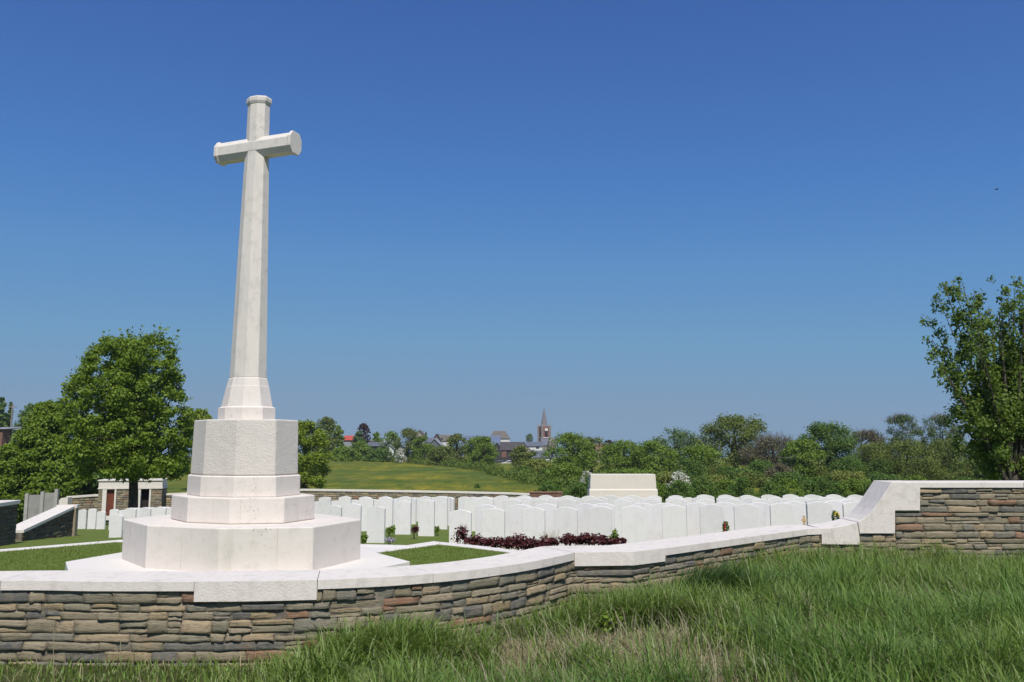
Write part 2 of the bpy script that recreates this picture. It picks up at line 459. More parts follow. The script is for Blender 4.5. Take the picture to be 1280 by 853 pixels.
# ---- the boundary wall round the cross, with its taller stretch on the right
ZC = EYE-1.0                                                # top of the low coping
ZT = P(1200, 603, YR).z                                     # top of the tall stretch's coping
wall = empty('rubble_wall', (0, 7.6, 0))
tag(wall, 'long curved rubble stone wall with pale coping, sweeping up to a taller stretch at right', 'wall')
sx_ = lambda x, y: WP.s_of(PH(x, y, 1.0))
XR0 = P(1118, 640, YR).x; XR1 = P(1149, 640, YR).x
sR0 = WP.L[-2]+(XR0-WP.p[-2].x); sR1 = WP.L[-2]+(XR1-WP.p[-2].x); sEnd = WP.L[-1]
def zt(s): return (ZT-.068) if s > sR0 else ZC-.072
def zb(s): return EYE-1.75
stonework(WP, 0, sR0-.002, lambda s: ZC-.072, zb, 'stonework', M['rubble'], wall, seed=5)
stonework(WP, sR0+.002, sEnd, lambda s: ZT-.07, zb, 'stonework', M['rubble'], wall, seed=6, ch=(.045, .09), ln=(.12, .4))
mb = MB()
sweep(WP, 0, sR0, -.46, -.010, EYE-2.4, ZC-.074, mb)
sweep(WP, sR0+.002, sEnd, -.46, -.010, EYE-2.4, ZT-.07, mb)
mb.build('mortar_core', M['mortar'], wall)
# coping slabs and the deeper blocks
marks = [sx_(245, 726.6), sx_(398, 724.3), WP.L[WP.p.index(front[NB])] if front[NB] in WP.p else sx_(716, 690.6), sx_(829, 685.3), sx_(1026, 660.6)]
mb = MB(); blocks = MB()
def slabs(a, b, n):
    for k in range(n):
        l0 = a+(b-a)*k/n+.002; l1 = a+(b-a)*(k+1)/n-.002
        sweep(WP, l0, l1, -.48, .022, ZC-.07, ZC, mb)
slabs(0, marks[0], 6); slabs(marks[1], marks[2], 3); slabs(marks[3], marks[4], 3)
sweep(WP, marks[0]+.002, marks[1]-.002, -.48, .026, ZC-.145, ZC+.002, blocks)
sweep(WP, marks[2]+.002, marks[3]-.002, -.48, .026, ZC-.125, ZC+.002, blocks)
o = mb.build('coping', M['coping'], wall); bevel(o, .006)
o = blocks.build('coping_block', M['coping'], wall); bevel(o, .007)
# tall coping
mb = MB(); l = sR1+.002
while l < sEnd-.3:
    l2 = min(l+1.28, sEnd); sweep(WP, l, l2-.004, -.48, .022, ZT-.068, ZT, mb); l = l2
o = mb.build('coping', M['coping'], wall); bevel(o, .006)
# ramped stones joining low and tall copings: outlines in the wall plane, extruded through its thickness
def ramp_stone(pts):
    vs = [P(x, y, YR) for x, y in pts]; n = len(vs)
    m_ = MB()
    m_.add([(v.x, YR-.026, v.z) for v in vs]+[(v.x, YR+.48, v.z) for v in vs],
           [tuple(range(n)), tuple(range(n, 2*n))[::-1]]+[((i+1) % n, i, i+n, (i+1) % n+n) for i in range(n)])
    o = m_.build('ramped_block', M['coping'], wall); bevel(o, .006)
ramp_stone([(1026.3, 680.5), (1074.3, 681), (1073, 668), (1070.5, 652.5), (1061, 655.3), (1050, 657.8), (1038, 659.8), (1026.3, 660.6)])
ramp_stone([(1075, 667), (1117.8, 667), (1117.8, 638.4), (1149, 638.4), (1149, 602.8), (1113.5, 602.8), (1106, 614), (1098, 626), (1090.5, 636.5), (1083, 644.5), (1076, 650), (1071.3, 652.3), (1074, 668)])

# ------------------------------------------------------------------ raised terrace with the cross
HT = 1.4
kl = [PH(-170, 699, 1.39), PH(0, 687, 1.39), PH(150, 675, 1.39), PH(300, 676, 1.39), PH(451, 680.3, 1.39), PH(509, 681.8, 1.39), PH(542, 676.8, 1.39), PH(600, 682.6, 1.39), PH(664, 690.5, 1.39), PH(745, 700, 1.39)]
KP = Path([(p.x, p.y) for p in kl])
mb = MB(); Lk = KP.L[-1]; l = 0
while l < Lk:
    l2 = min(l+.9, Lk); sweep(KP, l+.002, l2-.002, 0, .2, EYE-2.2, EYE-1.388, mb); l = l2
o = mb.build('kerb', M['paving']); bevel(o, .006); tag(o, kind='structure')
poly = [KP.at(l_, .1) for l_ in np.linspace(0, Lk, 60)]
back = [WP.at(l_, -.3) for l_ in np.linspace(sx_(800, 688), .2, 60)]
back = [p for p in back if p.x > poly[0].x-.5]
mb = MB(); mb.prism([(p.x, p.y) for p in poly+back][::-1], EYE-1.9, EYE-HT)
tag(mb.build('terrace_lawn', M['lawn']), kind='structure')
pp = [PH(x, y, HT-.004) for x, y in [(440, 681), (452, 680.9), (509, 682.6), (541, 678.2), (547.5, 681.2), (469.3, 691.4), (430, 700)]]
mb = MB(); mb.prism([(p.x, p.y) for p in pp], EYE-1.7, EYE-HT+.006)
tag(mb.build('path', M['paving']), kind='structure')

CX, CY, CA = -3.126, 9.735, -.361                          # axis and turn of the cross (local frame)
def octo(p, z, cx=0, cy=0):
    q, u, v = p*.739, p*.634, p*.739*.499
    return [(-p, q-v, z), (-p, -(q-v), z), (-(p-u), -q, z), (p-u, -q, z), (p, -(q-v), z), (p, q-v, z), (p-u, q, z), (-(p-u), q, z)]
Z0 = EYE-1.3
cross = empty('memorial_cross', (CX, CY, Z0), CA)
tag(cross, 'tall pale stone memorial cross on a stepped octagonal base behind the curved wall', 'cross')
def stack(name, levels, mat, bev=.006, seams=()):
    mb = MB(); mb.loft([octo(p, EYE+z-Z0) for p, z in levels])
    o = mb.build(name, mat, cross, world=False)
    bevel(o, bev)
    return o
E_ = .0015
stack('base_step', [(1.294, -1.42), (1.294, -.853)], M['cross'], .012)
stack('middle_step', [(.783, -.853+E_), (.783, -.573)], M['cross'], .012)
stack('plinth', [(.62, -.573+E_), (.618, -.352), (.60, -.340)], M['cross'], .006)
stack('pedestal_block', [(.592, -.340+E_), (.577, .289)], M['block'], .014)
stack('shaft_foot', [(.319, .289+E_), (.318, .432), (.287, .444), (.241, .680), (.236, .690), (.217, .775), (.208, .786)], M['cross'], .004)
stack('shaft', [(.207, .786+E_), (.149, 3.24), (.1395, 3.5), (.1335, 3.70), (.129, 4.152)], M['crossup'], .004)
stack('cap', [(.133, 4.152+E_), (.149, 4.185), (.151, 4.225), (.142, 4.245)], M['crossup'], .003)
def joints(name_parent, p, z0, z1, ts):
    q, u, v = p*.739, p*.634, p*.739*.499
    ring = [(-p, -(q-v)), (-(p-u), -q), (p-u, -q), (p, -(q-v))]
    for k, t in ts:
        a, b = Vector(ring[k]), Vector(ring[k+1]); d = (b-a).normalized(); n_ = Vector((d.y, -d.x))
        c = a.lerp(b, t); mb = MB()
        mb.prism([tuple(c-d*.0022-n_*.004), tuple(c+d*.0022-n_*.004), tuple(c+d*.0022+n_*.0012), tuple(c-d*.0022+n_*.0012)][::1], EYE+z0-Z0, EYE+z1-Z0)
        mb.build('mortar_joint', M['joint'], cross, world=False)
M['joint'] = plain('pale_mortar_joint', (.55, .49, .42), .95, .3, 20)
joints(cross, 1.294, -1.30, -.862, [(0, .45), (1, .5), (2, .62)])
joints(cross, .783, -.84, -.58, [(1, .62), (2, .2)])
# cross bar: elongated octagon section, swelling at the ends
def barring(x, a, b):                                       # a = half height, b = half depth
    return [(x, -b, -a*.45), (x, -b, a*.45), (x, -b*.55, a), (x, b*.55, a), (x, b, a*.45), (x, b, -a*.45), (x, b*.55, -a), (x, -b*.55, -a)]
zb_ = EYE+3.605-Z0
mb = MB()
L2 = .565
mb.loft([[(x, y, z+zb_) for x, y, z in barring(xx, a, b)] for xx, a, b in
         ((-L2, .133, .114), (-L2+.04, .134, .115), (-L2+.055, .119, .103), (0, .122, .105), (L2-.055, .119, .103), (L2-.04, .136, .117), (L2, .135, .116))])
o = mb.build('cross_arm', M['crossup'], cross, world=False); bevel(o, .004)
# paved platform under the steps
mb = MB()
plat = [PH(x, y, 1.303) for x, y in [(82, 702.3), (152, 690.5), (469.3, 690.5), (512.5, 702)]]
cp = Vector((CX, CY))
fr = [plat[0].xy+Vector((.55, -.95)), plat[3].xy+Vector((-.55, -.95))]
poly = [plat[3].xy, plat[2].xy, plat[2].xy+Vector((-.5, .9)), plat[1].xy+Vector((.5, .9)), plat[1].xy, plat[0].xy, fr[0], fr[1]]
mb.prism([(p.x, p.y) for p in poly], EYE-1.6, EYE-1.303)
o = mb.build('platform', M['paving'], cross); bevel(o, .006)

# ------------------------------------------------------------------ headstones
AZ = R(-10)
def headstone_mesh(w=.38, h=1.15, t=.076):
    n = 12; prof = [(-w/2, 0)]
    sag = .045
    for k in range(n+1):
        x = -w/2+w*k/n; prof.append((x, h-sag*(2*x/w)**2))
    prof.append((w/2, 0))
    mb = MB(); n = len(prof)
    mb.add([(x, -t/2, z) for x, z in prof]+[(x, t/2, z) for x, z in prof],
           [tuple(range(n))[::-1], tuple(range(n, 2*n))]+[(i, (i+1) % n, (i+1) % n+n, i+n) for i in range(n)])
    return mb
HSH = 1.15
hs0 = headstone_mesh().build('headstone', M['headstone']); bevel(hs0, .004)
first = [True]
nstones = [0]
def put_stone(X, Y, ztop, label, group, name='headstone'):
    if first[0]: o = hs0; first[0] = False
    else: o = hs0.copy(); COL.objects.link(o)
    o.location = (X, Y, ztop-HSH)
    o.rotation_euler = (R(random.uniform(-.8, .8)), R(random.uniform(-.5, .5)), AZ+R(random.uniform(-1.5, 1.5)))
    nstones[0] += 1
    tag(o, label, 'headstone', group)
    return o
ORD = ['first', 'second', 'third', 'fourth', 'fifth', 'sixth', 'seventh', 'eighth', 'ninth', 'tenth', 'eleventh', 'twelfth', 'thirteenth', 'fourteenth', 'fifteenth',
       'sixteenth', 'seventeenth', 'eighteenth', 'nineteenth', 'twentieth']
# nearest double row, by its place in the photo
row1 = [(576, 637.5), (617, 635.5), (667, 634.5), (708, 634), (750, 633), (791, 632.5), (842, 631.5), (889, 630.5), (933, 630), (978, 628.5), (1024, 627), (1070, 627.5), (1093, 626)]
for i, (x, y) in enumerate(row1):
    D = 14.25-.00215*(x-576)
    p = P(x, y, D)
    put_stone(p.x, D, p.z, 'white headstone in the nearest row behind the low wall, %s from the left' % ORD[i], 'headstones in the nearest row')
row1b = [(608, 631), (651, 630.5), (683, 629.5), (732, 629.5), (754, 629), (803, 628.8), (830, 628.8), (872, 628.2), (905, 627.8), (948, 627.8), (992, 626.5), (1041, 626), (1062, 624.5)]
for i, (x, y) in enumerate(row1b):
    D = 15.0-.00215*(x-576)
    p = P(x, y, D)
    put_stone(p.x, D, p.z, 'white headstone backing onto the nearest row, %s from the left of its line' % ORD[i], 'headstones backing onto the nearest row')
# single stones left of the bed
for x, y, D, lab in [(470.5, 632.8, 17.5, 'white headstone standing alone beside lilac flowers just right of the cross base'),
                     (504.5, 626, 20.2, 'white headstone left of a small burgundy plant, on the open lawn'),
                     (533.5, 624.5, 19.6, 'white headstone right of a small burgundy plant, on the open lawn'),
                     (551, 620.3, 22.3, 'white headstone on the lawn half hidden by the one near the burgundy plant'),
                     (441, 629.5, 18.3, 'white headstone showing its upper half above the right end of the base step'),
                     (417, 631.5, 17.8, 'white headstone with its top just over the right end of the base step'),
                     (458, 622.5, 22, 'white headstone close behind the lone one right of the cross base'),
                     (483, 622, 22.4, 'white headstone behind and between the two beside the lilac flowers'),
                     (590, 621.5, 21.5, 'white headstone on the lawn behind the second nearest gap'),
                     (608, 622, 21.2, 'white headstone on the lawn behind the dark gap left of the bed')]:
    p = P(x, y, D); put_stone(p.x, D, p.z, lab, 'headstones on the middle lawn')
# regular rows behind
def rows(D0, x0, x1, step, label, group, dy=0, yfix=None):
    k = 0; x = x0
    while x <= x1:
        u = (x-640)/F
        D = D0/(1+math.tan(-AZ)*u)
        if yfix is not None: z = P(x, yfix+random.uniform(-.5, .5), D).z
        else:
            z = EYE-float(hcem(u*D, D))+.813+random.uniform(-.012, .012)
        put_stone(u*D, D, z, label(k) if callable(label) else label, group)
        k += 1; x += step
rows(22.9, 876, 1098, 26.7, lambda k: 'white headstone in the far line above the right coping, %s from its left end' % ORD[k], 'headstones in the far right line', yfix=618.6)
rows(22.9, 628, 842, 26.7, lambda k: 'white headstone below the altar stone in the far line, %s from its left end' % ORD[k], 'headstones below the altar stone', yfix=619.6)
rows(25.2, 881, 1080, 26.7, 'white headstone peeping through a gap of the far right line', 'headstones behind the far right line', yfix=620)
rows(17.6, 640, 1085, 34, lambda k: 'white headstone in the second line behind the right coping, %s from its left end' % ORD[k], 'headstones in the second right line', yfix=624)
rows(19.2, 655, 1085, 31, lambda k: 'white headstone in the third line behind the right coping, %s from its left end' % ORD[k], 'headstones in the third right line', yfix=621.8)
rows(24.2, 386, 610, 24.5, 'white headstone in the crowded line left of the bed, in front of the rear wall', 'headstones in front of the rear wall', yfix=621)
HID = 'white headstone mostly hidden among the crowded rows in the middle of the cemetery'
GH = 'headstones crowded in the middle rows'
rows(25.5, 400, 720, 23, HID, GH)
rows(28.5, 395, 1080, 21, HID, GH)
rows(33, 392, 735, 19, HID, GH)
rows(37.5, 392, 735, 17, HID, GH)
LG = 'headstones by the shelter'
for i, (x, y, D) in enumerate([(146, 644.0, 23.5)]):
    p = P(x, y-.5, D); put_stone(p.x, D, p.z, 'white headstone standing tallest at the left end of the cross base', LG)
for x, y, D, lab in [(104, 637, 37, 'white headstone nearest the end pier of the raked wall'), (116, 636, 36, 'white headstone second from the end pier of the raked wall'),
                     (127.5, 639, 35, 'white headstone in front of the left jamb of the shelter door'), (143, 636.5, 33, 'white headstone right in front of the red-brown door'),
                     (154.5, 637.5, 33, 'white headstone just left of the dark tree trunk')]:
    p = P(x, y, D); put_stone(p.x, D, p.z, lab, LG)
HL = 'white headstone showing only its top above the left end of the base step'
for D0, xs_ in ((27, (172, 190, 208, 226)), (30, (178, 196, 214)), (34, (181, 199, 217)), (38, (180, 196, 212))):
    for x in xs_:
        u = (x-640)/F; D = D0
        put_stone(u*D, D, EYE-float(hcem(u*D, D))+.813, HL, LG)

# engraved cross on the lone stone
# ------------------------------------------------------------------ altar stone
D = 45
a, b = P(738.5, 593.3, D), P(819.5, 593.3, D)
ws = empty('altar_stone', ((a.x+b.x)/2, D+.6, EYE-float(hcem(5, D))))
tag(ws, 'long pale block-shaped remembrance altar stone rising behind the headstones', 'altar stone')
zt_, zm_, zl_ = a.z, P(780, 611, D).z, EYE-float(hcem(5, D))-.1
w0 = (b.x-a.x)/2; cx_ = (a.x+b.x)/2
def rect(w, d, z, cx=cx_, cy=D+.6): return [(cx-w, cy-d, z), (cx+w, cy-d, z), (cx+w, cy+d, z), (cx-w, cy+d, z)]
mb = MB(); mb.loft([rect(w0+.035, .55, zm_+.002), rect(w0+.028, .545, zm_+.3), rect(w0, .53, zt_)])
o = mb.build('upper_block', M['warstone'], ws); bevel(o, .02)
mb = MB(); mb.loft([rect(w0+.1, .64, zl_), rect(w0+.095, .635, zm_-.08), rect(w0+.05, .57, zm_)])
o = mb.build('plinth', M['warstone'], ws); bevel(o, .02)
mb = MB(); mb.loft([rect(w0+.8, 1.2, zl_-.2), rect(w0+.8, 1.2, zl_+.28)])
o = mb.build('step', M['warstone'], ws); bevel(o, .02)

# ------------------------------------------------------------------ rear wall
rw = empty('rear_wall', (-12, 57, -2.5))
tag(rw, 'low rubble wall with pale coping closing the far end of the cemetery', 'wall')
rpts = [(84, 621, 56), (118, 618.5, 57), (160, 618, 57.2), (206, 617.3, 57.2), (240, 616, 57.5), (310, 613.5, 58), (380, 611.6, 58.5), (480, 613, 58.8), (560, 614.3, 59), (640, 616.2, 59), (662, 617.2, 59)]
rp3 = [P(*q) for q in rpts]
RP = Path([(p.x, p.y) for p in rp3])
rz = lambda s: float(np.interp(s, RP.L, [p.z for p in rp3]))
stonework(RP, 0, RP.L[-1], lambda s: rz(s)-.12, lambda s: rz(s)-1.9, 'stonework', M['rubble'], rw, ch=(.09, .17), ln=(.25, .6), gap=.02, seed=8)
mb = MB(); sweep(RP, 0, RP.L[-1], -.4, -.03, lambda s: rz(s)-2.2, lambda s: rz(s)-.125, mb); mb.build('mortar_core', M['mortar'], rw)
mb = MB(); l = 0
while l < RP.L[-1]:
    l2 = min(l+1.6, RP.L[-1]); sweep(RP, l+.004, l2-.004, -.45, .05, lambda s: rz(s)-.12, rz, mb); l = l2
mb.build('coping', M['coping'], rw)
mb = MB(); e0 = P(86, 621.5, 55.9); e1 = P(78, 628, 55.9)
mb.add([(e1.x-.2, 55.6, e1.z-1.2), (e0.x+.1, 55.6, e0.z-1.2), (e0.x+.1, 55.6, e0.z), (e0.x-.35, 55.6, e0.z-.05), (e1.x-.2, 55.6, e1.z)]+
       [(e1.x-.2, 56.3, e1.z-1.2), (e0.x+.1, 56.3, e0.z-1.2), (e0.x+.1, 56.3, e0.z), (e0.x-.35, 56.3, e0.z-.05), (e1.x-.2, 56.3, e1.z)],
       [(0, 1, 2, 3, 4), (9, 8, 7, 6, 5)]+[((i+1) % 5, i, i+5, (i+1) % 5+5) for i in range(5)])
mb.build('ramped_block', M['coping'], rw)
# brown stretch further right, lower, without coping
bw = empty('brick_wall', (2, 60, -2.6))
tag(bw, 'low reddish brown wall section between the meadow and the altar stone', 'wall')
a, b = P(661, 616.2, 60), P(703, 616.2, 60)
mb = MB(); mb.box(a.x, b.x, 60, 60.4, a.z-2.2, a.z); mb.build('brickwork', M['brick'], bw)
mb = MB(); mb.box(a.x-.05, b.x+.05, 59.95, 60.45, a.z+.003, a.z+.07); mb.build('coping', M['orange_roof'], bw)

# ------------------------------------------------------------------ shelter with two doorways
SY = 55.6
X = lambda x: P(x, 620, SY).x
zs = lambda y: P(160, y, SY).z
sh = empty('stone_shelter', (X(160), SY+1.2, zs(646)))
tag(sh, 'small flat-topped shelter of rubble stone with white frieze and two doorways', 'shelter')
zbot = zs(650)
def panel(x0, x1, seed):
    pth = Path([(X(x0), SY), (X(x1), SY)])
    stonework(pth, 0, pth.L[-1], lambda s: zs(611.6), lambda s: zbot, 'stonework', M['rubble'], sh, ch=(.07, .14), ln=(.2, .5), gap=.014, seed=seed)
panel(118.5, 124, 21); panel(142.5, 170, 22); panel(188.5, 203, 23)
mb = MB()
for x0, x1 in ((118.5, 124), (142.5, 170), (188.5, 203)): mb.box(X(x0), X(x1), SY+.03, SY+.4, zbot, zs(611.7))
mb.box(X(118.5), X(118.5)+.35, SY+.41, SY+1.5, zbot, zs(611.7)); mb.box(X(203)-.35, X(203), SY+.41, SY+1.5, zbot, zs(611.7)); mb.box(X(118.5), X(203), SY+1.5, SY+1.7, zbot, zs(611.7))
mb.build('mortar_core', M['mortar'], sh)
mb = MB(); mb.box(X(118.5)-.04, X(203)+.04, SY-.06, SY+1.75, zs(611.4), zs(609.8)); mb.box(X(118.5), X(203), SY-.02, SY+1.7, zs(609.7), zs(601.4)); mb.box(X(118.5)-.06, X(203)+.06, SY-.09, SY+1.8, zs(601.3), zs(599.8))
mb.build('frieze', M['coping'], sh)
mb = MB(); mb.box(X(118.5)-.05, X(203)+.05, SY-.09, SY-.04, zbot, zs(644.5)); mb.build('plinth', M['coping'], sh)
for x0, x1 in ((124.2, 129.6), (140, 142.3)): 
    mb = MB(); mb.box(X(x0), X(x1), SY-.045, SY+.3, zbot, zs(611.5)); mb.build('door_jamb', M['coping'], sh)
for x0, x1 in ((170.2, 174.5), (186, 188.3)):
    mb = MB(); mb.box(X(x0), X(x1), SY-.03, SY+.3, zbot, zs(611.5)); mb.build('door_jamb', M['coping'], sh)
d_o = MB(); d_o.box(X(129.7), X(139.9), SY+.16, SY+.22, zbot, zs(611.5)); d_o = d_o.build('door', M['door'], sh)
mb = MB(); mb.box(X(138.4), X(139), SY+.11, SY+.158, zs(628), zs(627)); mb.build('handle', M['rubber'], d_o)
mb = MB(); mb.box(X(174.6), X(185.9), SY+.5, SY+.56, zbot, zs(611.5)); mb.build('dark_doorway', M['void'], sh)

sh.rotation_euler.z = R(12); sh.scale.x = .88; sh.location.x -= .15
# ------------------------------------------------------------------ left walls
lw = empty('raked_wall', (-13.4, 24, -1.0))
tag(lw, 'dark raked wing wall with sloping white coping and end pier at the left entrance', 'wall')
A3, B3 = PH(27, 682.5, 2.74), PH(93, 671.5, 2.88)
A2 = Vector((A3.x, A3.y)); B2 = Vector((B3.x, B3.y))
LP = Path([A2, B2])                                        # outward normal faces right
za, zb2 = P(27, 666.5, A3.y).z, P(92, 634.8, B3.y).z
lz = lambda s: za+(zb2-za)*s/LP.L[-1]
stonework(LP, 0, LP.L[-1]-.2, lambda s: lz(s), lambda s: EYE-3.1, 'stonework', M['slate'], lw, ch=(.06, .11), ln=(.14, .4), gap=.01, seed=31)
mb = MB(); sweep(LP, 0, LP.L[-1], -.46, -.02, EYE-3.4, lambda s: lz(s)-.003, mb); mb.build('mortar_core', M['mortar'], lw)
mb = MB(); sweep(LP, -.0, LP.L[-1], -.5, .03, lambda s: lz(s), lambda s: lz(s)+.09, mb); o = mb.build('coping', M['coping'], lw); bevel(o, .008)
pe = LP.at(LP.L[-1]); mb = MB(); pr = Path([LP.at(LP.L[-1]-.2, .07), LP.at(LP.L[-1]+.1, .07)])
sweep(pr, 0, pr.L[-1], -.56, 0, EYE-3.3, zb2-.0, mb); mb.build('end_pier', M['rubble'], lw)
mb = MB(); sweep(pr, 0, pr.L[-1], -.6, .03, zb2+.002, zb2+.1, mb); mb.build('pier_cap', M['coping'], lw)

tw = empty('side_wall', (-12.9, 20, -.6))
tag(tw, 'tall end of dark rubble side wall with thick white coping at the left edge', 'wall')
c0 = P(28, 626.5, 21.9)
T0 = Vector((c0.x-.1, 21.9)); T1 = Vector((c0.x+.75, 15.5))
TP = Path([T1, T0])
zt2 = P(28, 630, 21.9).z
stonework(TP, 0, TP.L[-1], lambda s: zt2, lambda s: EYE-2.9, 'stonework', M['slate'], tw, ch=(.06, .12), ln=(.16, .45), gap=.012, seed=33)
mb = MB(); sweep(TP, 0, TP.L[-1], -.5, -.02, EYE-3.2, zt2-.003, mb); mb.build('mortar_core', M['mortar'], tw)
mb = MB(); sweep(TP, 0, TP.L[-1]+.0, -.56, .05, zt2, zt2+.1, mb); o = mb.build('coping', M['coping'], tw); bevel(o, .01)
e2 = Path([TP.at(TP.L[-1], -.02), TP.at(TP.L[-1], -2.4)])
mb = MB(); sweep(e2, .5, e2.L[-1], -.5, .03, zt2-1.3, zt2+.1, mb); mb.build('return_wall', M['coping'], tw)

# concrete fence
fz = empty('concrete_fence', (-27, 47, -2.6))
tag(fz, 'grey concrete panel fence with posts beside the left tree', 'fence')
fp = [P(34.5, 617, 46.2), P(54, 614.5, 46.3), P(71.5, 611.5, 46.4)]
for p in fp:
    mb = MB(); mb.box(p.x-.09, p.x+.09, p.y-.09, p.y+.09, p.z-1.6, p.z); mb.build('post', M['concrete'], fz)
for p, q in zip(fp, fp[1:]):
    n_ = Vector((-(q-p).y, (q-p).x, 0)).normalized()*.03
    mb = MB(); d = (q-p).normalized()*.1
    mb.prism([tuple((p+d-n_).xy), tuple((q-d-n_).xy), tuple((q-d+n_).xy), tuple((p+d+n_).xy)], min(p.z, q.z)-1.5, min(p.z, q.z)-.08)
    mb.build('panel', M['concrete_panel'], fz)

# ------------------------------------------------------------------ foliage
def leaf_quads(cent, nrm, size, rg, aspect=.6):
    n = len(cent)
    r = rg.normal(size=(n, 3)); t = np.cross(nrm, r); t /= np.linalg.norm(t, axis=1)[:, None]+1e-9
    b = np.cross(nrm, t); b /= np.linalg.norm(b, axis=1)[:, None]+1e-9
    s = (size*rg.uniform(.6, 1.35, n))[:, None]
    v = np.stack([cent-t*s*.5, cent-b*s*.5*aspect+nrm*s*.06, cent+t*s*.5, cent+b*s*.5*aspect+nrm*s*.06], 1).reshape(-1, 3)
    return v, np.arange(4*n).reshape(-1, 4)

def clump_leaves(clumps, n, size, rg, up=.35, surf=.45):
    C = np.array(clumps); vol = C[:, 3]*C[:, 4]*C[:, 5]; w = vol**.75; w /= w.sum()
    idx = rg.choice(len(C), n, p=w)
    d = rg.normal(size=(n, 3)); d /= np.linalg.norm(d, axis=1)[:, None]
    r = rg.random(n)**surf*(1+.12*rg.normal(size=n))
    c = C[idx, :3]+d*r[:, None]*C[idx, 3:6]
    nm = d*.7+rg.normal(size=(n, 3))*.55+np.array([0, 0, up]); nm /= np.linalg.norm(nm, axis=1)[:, None]
    return leaf_quads(c, nm, size, rg)

def strips(p0, p1, w, rg):                                   # thin twig strips from p0 to p1
    d = p1-p0; r = rg.normal(size=d.shape); s = np.cross(d, r); s /= np.linalg.norm(s, axis=1)[:, None]+1e-9
    s = s*w
    v = np.stack([p0-s, p0+s, p1+s*.4, p1-s*.4], 1).reshape(-1, 3)
    return v, np.arange(len(v)).reshape(-1, 4)

def ground_z(x, y): return EYE-float(hground(np.array(x), np.array(y)))

def tree(name, label, cat, px, ytop, wpx, D, mat, n=3000, leaf=.3, shape='round', trunk=True, group=None, seed=0, depth=None, basez=None, low=.18, twigs=0, kcl=None, bark='bark'):
    rg = np.random.default_rng(seed+int(px*7)+int(D*3))
    top = P(px, ytop, D); x0 = top.x; zb = basez if basez is not None else ground_z(x0, D)
    H = top.z-zb; hw = wpx*D/F/2; dw = depth or hw*.9
    root = empty(name, (x0, D, zb)); tag(root, label, cat, group)
    cl = []; cs = .72 if wpx > 40 else 1
    z_lo = zb+H*(low if trunk else 0)
    ch = top.z-z_lo
    K = int((kcl or max(9, int(14*ch/(2*hw)+6)))*1.7/cs**2.2); n = int(n*1.9); leaf = leaf*1.05
    for k in range(K):
        for _ in range(40):
            t = rg.random(); a = rg.uniform(0, 2*math.pi); rr = math.sqrt(rg.random())
            if shape == 'round': prof = math.sin(math.pi*min(1, .12+.86*t))**.6
            elif shape == 'bush': prof = math.cos(t*math.pi/2)**.5*.95
            elif shape == 'cone': prof = (1-t)*.95+.05
            elif shape == 'column': prof = math.sin(math.pi*min(1, .2+.75*t))**.4
            else: prof = .35+.65*math.sin(math.pi*t*.85)
            if rr*prof > .1: break
        cr = cs*hw*rg.uniform(.22, .44)*(1 if prof > .5 else .8)
        rad = max(0, hw*prof*1.12-cr*.7)*rr**.6
        zc = z_lo+ch*t
        zc = min(zc, top.z-cr*.75); zc = max(zc, z_lo+cr*.3)
        cl.append((x0+math.cos(a)*rad, D+math.sin(a)*rad*dw/hw, zc, cr, cr*dw/hw, cr*rg.uniform(.6, .95)))
    cl.append((x0+rg.uniform(-.1, .1)*hw, D, top.z-hw*.25, hw*.3, hw*.3, hw*.27))
    cl.append((x0, D, z_lo+ch*.45, hw*.5, dw*.45, ch*.34))
    v, f = clump_leaves(cl, n, leaf, rg)
    mesh_obj('crown', v, f, mat, root)
    if trunk:
        mb = MB(); r0 = max(.1, hw*.07)
        mb.tube([(x0, D, zb-.3), (x0+rg.uniform(-.1, .1)*hw, D, zb+H*.3), (x0+rg.uniform(-.15, .15)*hw, D, zb+H*.75)], [r0*1.2, r0*.9, r0*.3])
        for c in cl[:min(8, len(cl))]:
            z1 = zb+H*rg.uniform(.2, .45)
            mb.tube([(x0, D, z1), ((x0+c[0])/2, (D+c[1])/2, (z1+c[2])/2+.1*H*rg.random()), (c[0], c[1], c[2])], [r0*.5, r0*.3, r0*.08], 5)
        mb.build('trunk', M[bark], root)
    if twigs:
        i = rg.integers(0, len(cl), twigs); C = np.array(cl)
        d = rg.normal(size=(twigs, 3)); d[:, 2] = np.abs(d[:, 2])+.6; d /= np.linalg.norm(d, axis=1)[:, None]
        p0 = C[i, :3]+rg.normal(size=(twigs, 3))*C[i, 3:6]*.4
        p1 = p0+d*C[i, 3:4]*rg.uniform(.5, 1.3, (twigs, 1))
        v, f = strips(p0, p1, .018*D/100, rg)
        mesh_obj('twigs', v, f, M['twig'], root)
    return root

